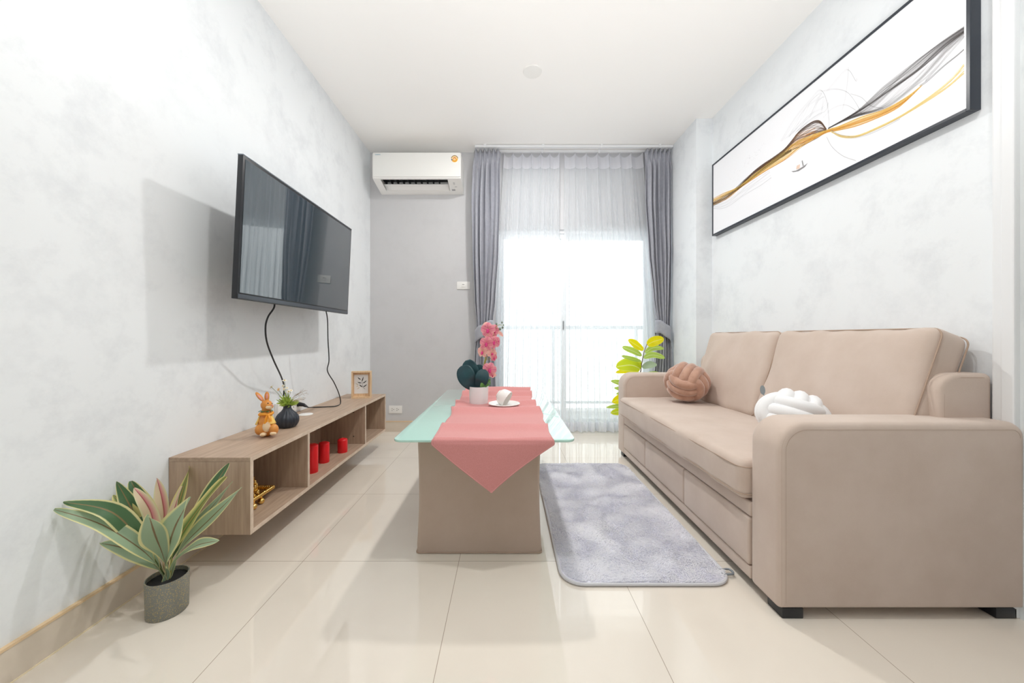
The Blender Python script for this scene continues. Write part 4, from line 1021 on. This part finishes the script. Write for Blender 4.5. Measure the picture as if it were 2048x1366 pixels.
for (x, y, r) in ((993, 648, .0055), (1004, 645, .005), (1007, 650, .004), (1005, 655, .006), (1000, 658, .007)): ball(b, P(x, y, OY), r, (1, 1, 1.2), seg=10)
mk('bud', b, mat('green_bud', srgb(120, 138, 120), .6), oc)
b = nb(); leaf(b, [P(997, 662, OY), P(1002, 668, OY), P(1006, 673, OY)], .011, (-.3, -1, 0), .1, n=8, m=4); mk('sepal', b, M_p2, oc, angle=180)
b = nb(); rnd = random.Random(5)
for i in range(26):
    a = rnd.uniform(-.3, pi*.6); s = P(965+rnd.uniform(-6, 5), 776+rnd.uniform(-3, 1), OY-.035); e = s+Vector((cos(a)*.03*rnd.uniform(.4, 1.2), rnd.uniform(-.012, .008), .012+.028*rnd.random()))
    leaf(b, [s, (s+e)/2+Vector((0, 0, .004)), e], .0045, (0, -1, .3), .2, n=6, m=3)
for i in range(14): ball(b, P(976+rnd.uniform(-5, 4), 760+rnd.uniform(-6, 5), OY-.03), .0045, seg=8)
tube(b, smooth_path([P(966, 778, OY-.03), P(972, 770, OY-.03), P(977, 761, OY-.03)], 4), .0012, 5)
mk('greenery', b, mat('fresh_green', srgb(92, 150, 84), .5, col2=srgb(130, 180, 90), nscale=60), oc, merge=False, angle=180)

# saucer and tipped cup
SC = Vector((-.012, 1.87, GZ+.007))
b = nb(); lathe(b, [(.001, 0), (.036, 0), (.038, .004), (.052, .007), (.078, .015), (.081, .0165), (.079, .019), (.052, .0115), (.036, .009), (.001, .008)], SC, 48)
M_cer = mat('glossy_porcelain', srgb(238, 236, 232), .12)
mk('saucer', b, M_cer, None, label='round white saucer on the pink runner holding the tipped cup', cat='saucer')
cupr = root('cup', 'white porcelain cup lying tipped on its saucer', 'cup', SC+Vector((0, 0, .012)))
b = nb(); ip = [(.001, 0), (.020, 0), (.021, .004), (.024, .005), (.036, .016), (.042, .034), (.044, .058), (.0425, .058), (.040, .034), (.033, .018), (.001, .008)]
ip2 = smooth_path([(r, 0, z) for r, z in ip[3:7]], 5); lathe(b, ip[:3]+[(q.x, q.z) for q in ip2]+ip[7:], (0, 0, -.03), 40)
cr = Matrix.Translation(SC+Vector((-.006, 0, .050))) @ Matrix.Rotation(radians(-22), 4, 'Z') @ Matrix.Rotation(radians(118), 4, 'Y')
bmesh.ops.transform(b, matrix=cr, verts=b.verts); mk('bowl', b, M_cer, cupr, angle=60)
b = nb(); tube(b, smooth_path([(-.040, 0, .016), (-.058, 0, .014), (-.066, 0, 0), (-.056, 0, -.014), (-.036, 0, -.014)], 6), .0035, 8); bmesh.ops.transform(b, matrix=cr @ Matrix.Rotation(radians(250), 4, 'Z'), verts=b.verts); mk('handle', b, M_cer, cupr)

# ------------------------------------------------------------------ shag rug
RGX0, RGX1, RGY0, RGY1 = .195, .792, 1.262, 2.46
rg = root('shag_rug', 'pale lilac-grey shag rug with rounded corners beside the sofa', 'rug', (.49, 1.86, 0))
b = nb(); extr(b, lambda ins: rrect(RGX0, RGX1, RGY0, RGY1, .075, ins, 10), .0, .010, .003, 'z', 3); mk('backing', b, mat('rug_edge', srgb(226, 226, 236), .8), rg)
b = nb(); tube(b, [(p[0], p[1], .0075) for p in rrect(RGX0, RGX1, RGY0, RGY1, .075, 0, 10)], .0055, 8, closed=True); mk('binding', b, mat('rug_binding', srgb(206, 206, 210), .7), rg, label='grey edge binding')
b = nb()
tube(b, smooth_path([(.775, 1.335, .010), (.812, 1.335, .014), (.815, 1.312, .012), (.775, 1.312, .010)], 4), .004, 6); mk('hang_loop', b, mat('rug_loop', srgb(130, 136, 142), .7), rg, label='grey fabric loop')
def inside(x, y, m_=.007, r=.075):
    x0, x1, y0, y1 = RGX0+m_, RGX1-m_, RGY0+m_, RGY1-m_
    if not (x0 < x < x1 and y0 < y < y1): return False
    dx = max(x0+r-x, x-(x1-r), 0); dy = max(y0+r-y, y-(y1-r), 0)
    return dx*dx+dy*dy < r*r
rs = np.random.RandomState(2); vs_, fs_ = [], []; N = 110000; cnt = 0
for _ in range(N):
    x = rs.uniform(RGX0, RGX1); y = rs.uniform(RGY0, RGY1)
    if not inside(x, y): continue
    n1 = noise.noise(Vector((x*7, y*7, 1.3))); n2 = noise.noise(Vector((x*7, y*7, 9.1))); n3 = noise.noise(Vector((x*22, y*22, 4)))
    a = 1.3*n1*pi+.8*n3-1.4; ln = .017+.005*n2+.006*n3
    dx, dy = cos(a), sin(a); lean = .85+.55*n2
    jx, jy = rs.normal(0, .0025), rs.normal(0, .0025)
    tx, ty, tz = x+dx*ln*lean*.75+jx, y+dy*ln*lean*.75+jy, .010+ln*max(.22, 1-.72*abs(lean))
    mx_, my_ = x+(tx-x)*.35, y+(ty-y)*.35; mz = .010+(tz-.010)*.68
    wv = .0016; px_, py_ = -dy*wv, dx*wv
    if rs.rand() < .5: px_, py_ = dx*wv, dy*wv
    vs_ += [(x-px_, y-py_, .009), (x+px_, y+py_, .009), (mx_+px_, my_+py_, mz), (mx_-px_, my_-py_, mz), (tx, ty, tz)]
    fs_ += [(cnt, cnt+1, cnt+2, cnt+3), (cnt+3, cnt+2, cnt+4)]; cnt += 5
me = bpy.data.meshes.new('pile'); me.from_pydata([(v[0]-.49, v[1]-1.86, v[2]) for v in vs_], [], fs_)
M_pile = mat('lilac_pile', srgb(250, 250, 252), .9, col2=srgb(245, 245, 249), nscale=9, sheen=1., spec=.1)
_n = M_pile.node_tree.nodes; _t = _n.new('ShaderNodeBsdfTranslucent'); _t.inputs[0].default_value = (*srgb(250, 250, 255), 1); _x = _n.new('ShaderNodeMixShader'); _x.inputs[0].default_value = .35
M_pile.node_tree.links.new(_n['Principled BSDF'].outputs[0], _x.inputs[1]); M_pile.node_tree.links.new(_t.outputs[0], _x.inputs[2]); M_pile.node_tree.links.new(_x.outputs[0], _n['Material Output'].inputs[0])
me.materials.append(M_pile)
pile = bpy.data.objects.new('pile', me); COL.objects.link(pile); pile.parent = rg; pile['kind'] = 'stuff'; pile['label'] = 'soft lilac-grey shag pile'

# ------------------------------------------------------------------ potted plant, front left
QX, QY = -1.068, 1.150
pt = root('potted_plant', 'variegated long-leaved artificial plant in a speckled grey pot by the left wall', 'plant', (QX, QY, 0))
b = nb(); lathe(b, [(.001, 0), (.049, 0), (.0515, .003), (.0535, .110), (.0535, .112), (.0505, .112), (.050, .098), (.001, .096)], (QX, QY, 0), 56)
M_pot = mat('speckled_grey_pot', srgb(136, 138, 131), .7, col2=srgb(124, 126, 120), nscale=10, bump=.3, bscale=300)
n2_ = M_pot.node_tree.nodes; l2_ = M_pot.node_tree.links
vo = n2_.new('ShaderNodeTexVoronoi'); vo.inputs['Scale'].default_value = 650; tcc = n2_.new('ShaderNodeTexCoord'); l2_.new(tcc.outputs['Object'], vo.inputs['Vector'])
cr2 = n2_.new('ShaderNodeValToRGB'); cr2.color_ramp.interpolation = 'CONSTANT'; cr2.color_ramp.elements[0].color = (0, 0, 0, 1); cr2.color_ramp.elements[1].position = .88; cr2.color_ramp.elements[1].color = (1, 1, 1, 1)
sx_ = n2_.new('ShaderNodeSeparateXYZ'); l2_.new(vo.outputs['Color'], sx_.inputs[0]); l2_.new(sx_.outputs[0], cr2.inputs[0])
mxx = n2_.new('ShaderNodeMix'); mxx.data_type = 'RGBA'; mxx.inputs['B'].default_value = (*srgb(196, 172, 120), 1)
l2_.new(cr2.outputs[0], mxx.inputs['Factor']); mxx.inputs['A'].default_value = (*srgb(136, 138, 131), 1); l2_.new(mxx.outputs['Result'], n2_['Principled BSDF'].inputs['Base Color'])
mk('pot', b, M_pot, pt)
b = nb(); lathe(b, [(.001, 0), (.0495, 0), (.0495, .003), (.001, .004)], (QX, QY, .097), 40); mk('soil_disc', b, mat('dark_insert', srgb(36, 36, 38), .8, bump=.5, bscale=120), pt)
cr_ = srgb(236, 230, 172); M_l1 = leafmat('variegated_dark', cr_, srgb(86, 122, 84), srgb(150, 130, 90)); M_l2 = leafmat('variegated_pale', cr_, srgb(164, 188, 156), srgb(134, 112, 84)); M_l3 = leafmat('variegated_pink', srgb(238, 232, 190), srgb(242, 220, 188), srgb(190, 110, 104), srgb(226, 140, 150)); M_l4 = leafmat('variegated_yellow', srgb(238, 226, 150), srgb(112, 140, 74), srgb(190, 150, 90), mid=1.2)
lp_ = lambda t: .07+.93*(sin(pi*min(1, max(0, (t-.22)/.78))**.85)**.9) if t > .22 else .07
def pleaf(tipx, tipy, dY, wd, m, nrm, mids, cup=.25, wave=.22):
    base = Vector((QX+random.uniform(-.008, .008), QY+random.uniform(-.008, .008), .10))
    pts = [base]
    for (f, px_, py_) in mids: pts.append(P(px_, py_, QY+dY*f))
    e = P(tipx, tipy, QY+dY); e.x = max(e.x, XL+.006); pts.append(e)
    for p in pts: p.x = max(p.x, XL+.03) if p is not pts[-1] else p.x
    b = nb(); leaf(b, pts, wd, nrm, cup, wave, n=24, m=8, prof=lp_, ph=tipx*.3)
    for v in b.verts: v.co.x = max(v.co.x, XL+.004)
    mk('leaf', b, m, pt, angle=180)
random.seed(3)
for L_ in ((108, 1019, -.155, .024, M_l2, (.3, -.6, 1), [(.35, 290, 1105), (.7, 205, 1050)]), (124, 1004, -.13, .027, M_l1, (.5, -.8, .8), [(.35, 288, 1090), (.7, 225, 1025)]),
           (200, 1086, -.06, .026, M_l2, (.2, -.7, 1), [(.4, 305, 1125), (.7, 260, 1100)]), (225, 990, .0, .026, M_l4, (.6, -.8, .5), [(.4, 302, 1100), (.7, 265, 1035)]),
           (233, 963, .005, .026, M_l1, (.6, -1, .4), [(.4, 303, 1085), (.7, 265, 1020)]), (262, 962, .04, .032, M_l1, (.5, -1, .3), [(.4, 308, 1085), (.7, 285, 1010)]),
           (268, 976, .0, .022, M_l3, (.4, -1, .3), [(.4, 315, 1085), (.7, 300, 1020)]), (313, 956, .10, .026, M_l3, (0, -1, .3), [(.4, 325, 1085), (.7, 328, 1020)]),
           (381, 931, .20, .026, M_l4, (-.3, -1, .2), [(.4, 345, 1075), (.7, 360, 1000)]), (365, 972, .06, .020, M_l3, (-.3, -1, .2), [(.4, 338, 1080), (.7, 348, 1020)]),
           (382, 995, -.08, .046, M_l2, (-.25, -1, .35), [(.3, 334, 1118), (.65, 350, 1055)]), (297, 1029, -.08, .034, M_l2, (.3, -1, .45), [(.4, 324, 1105), (.7, 308, 1062)]),
           (457, 926, .12, .030, M_l1, (-.5, -1, .3), [(.35, 352, 1095), (.7, 405, 1010)]), (452, 953, .02, .024, M_l4, (-.4, -1, .4), [(.35, 352, 1090), (.7, 400, 1015)]),
           (466, 963, .14, .020, M_l2, (-.5, -1, .4), [(.35, 360, 1095), (.7, 415, 1025)]), (485, 974, .02, .024, M_l2, (-.5, -1, .5), [(.35, 360, 1100), (.7, 420, 1038)]),
           (438, 1081, -.05, .020, M_l2, (-.2, -.6, 1), [(.4, 350, 1122), (.7, 392, 1092)]), (300, 1000, .16, .03, M_l1, (.3, -1, .3), [(.4, 316, 1090), (.7, 306, 1040)])): pleaf(*L_)
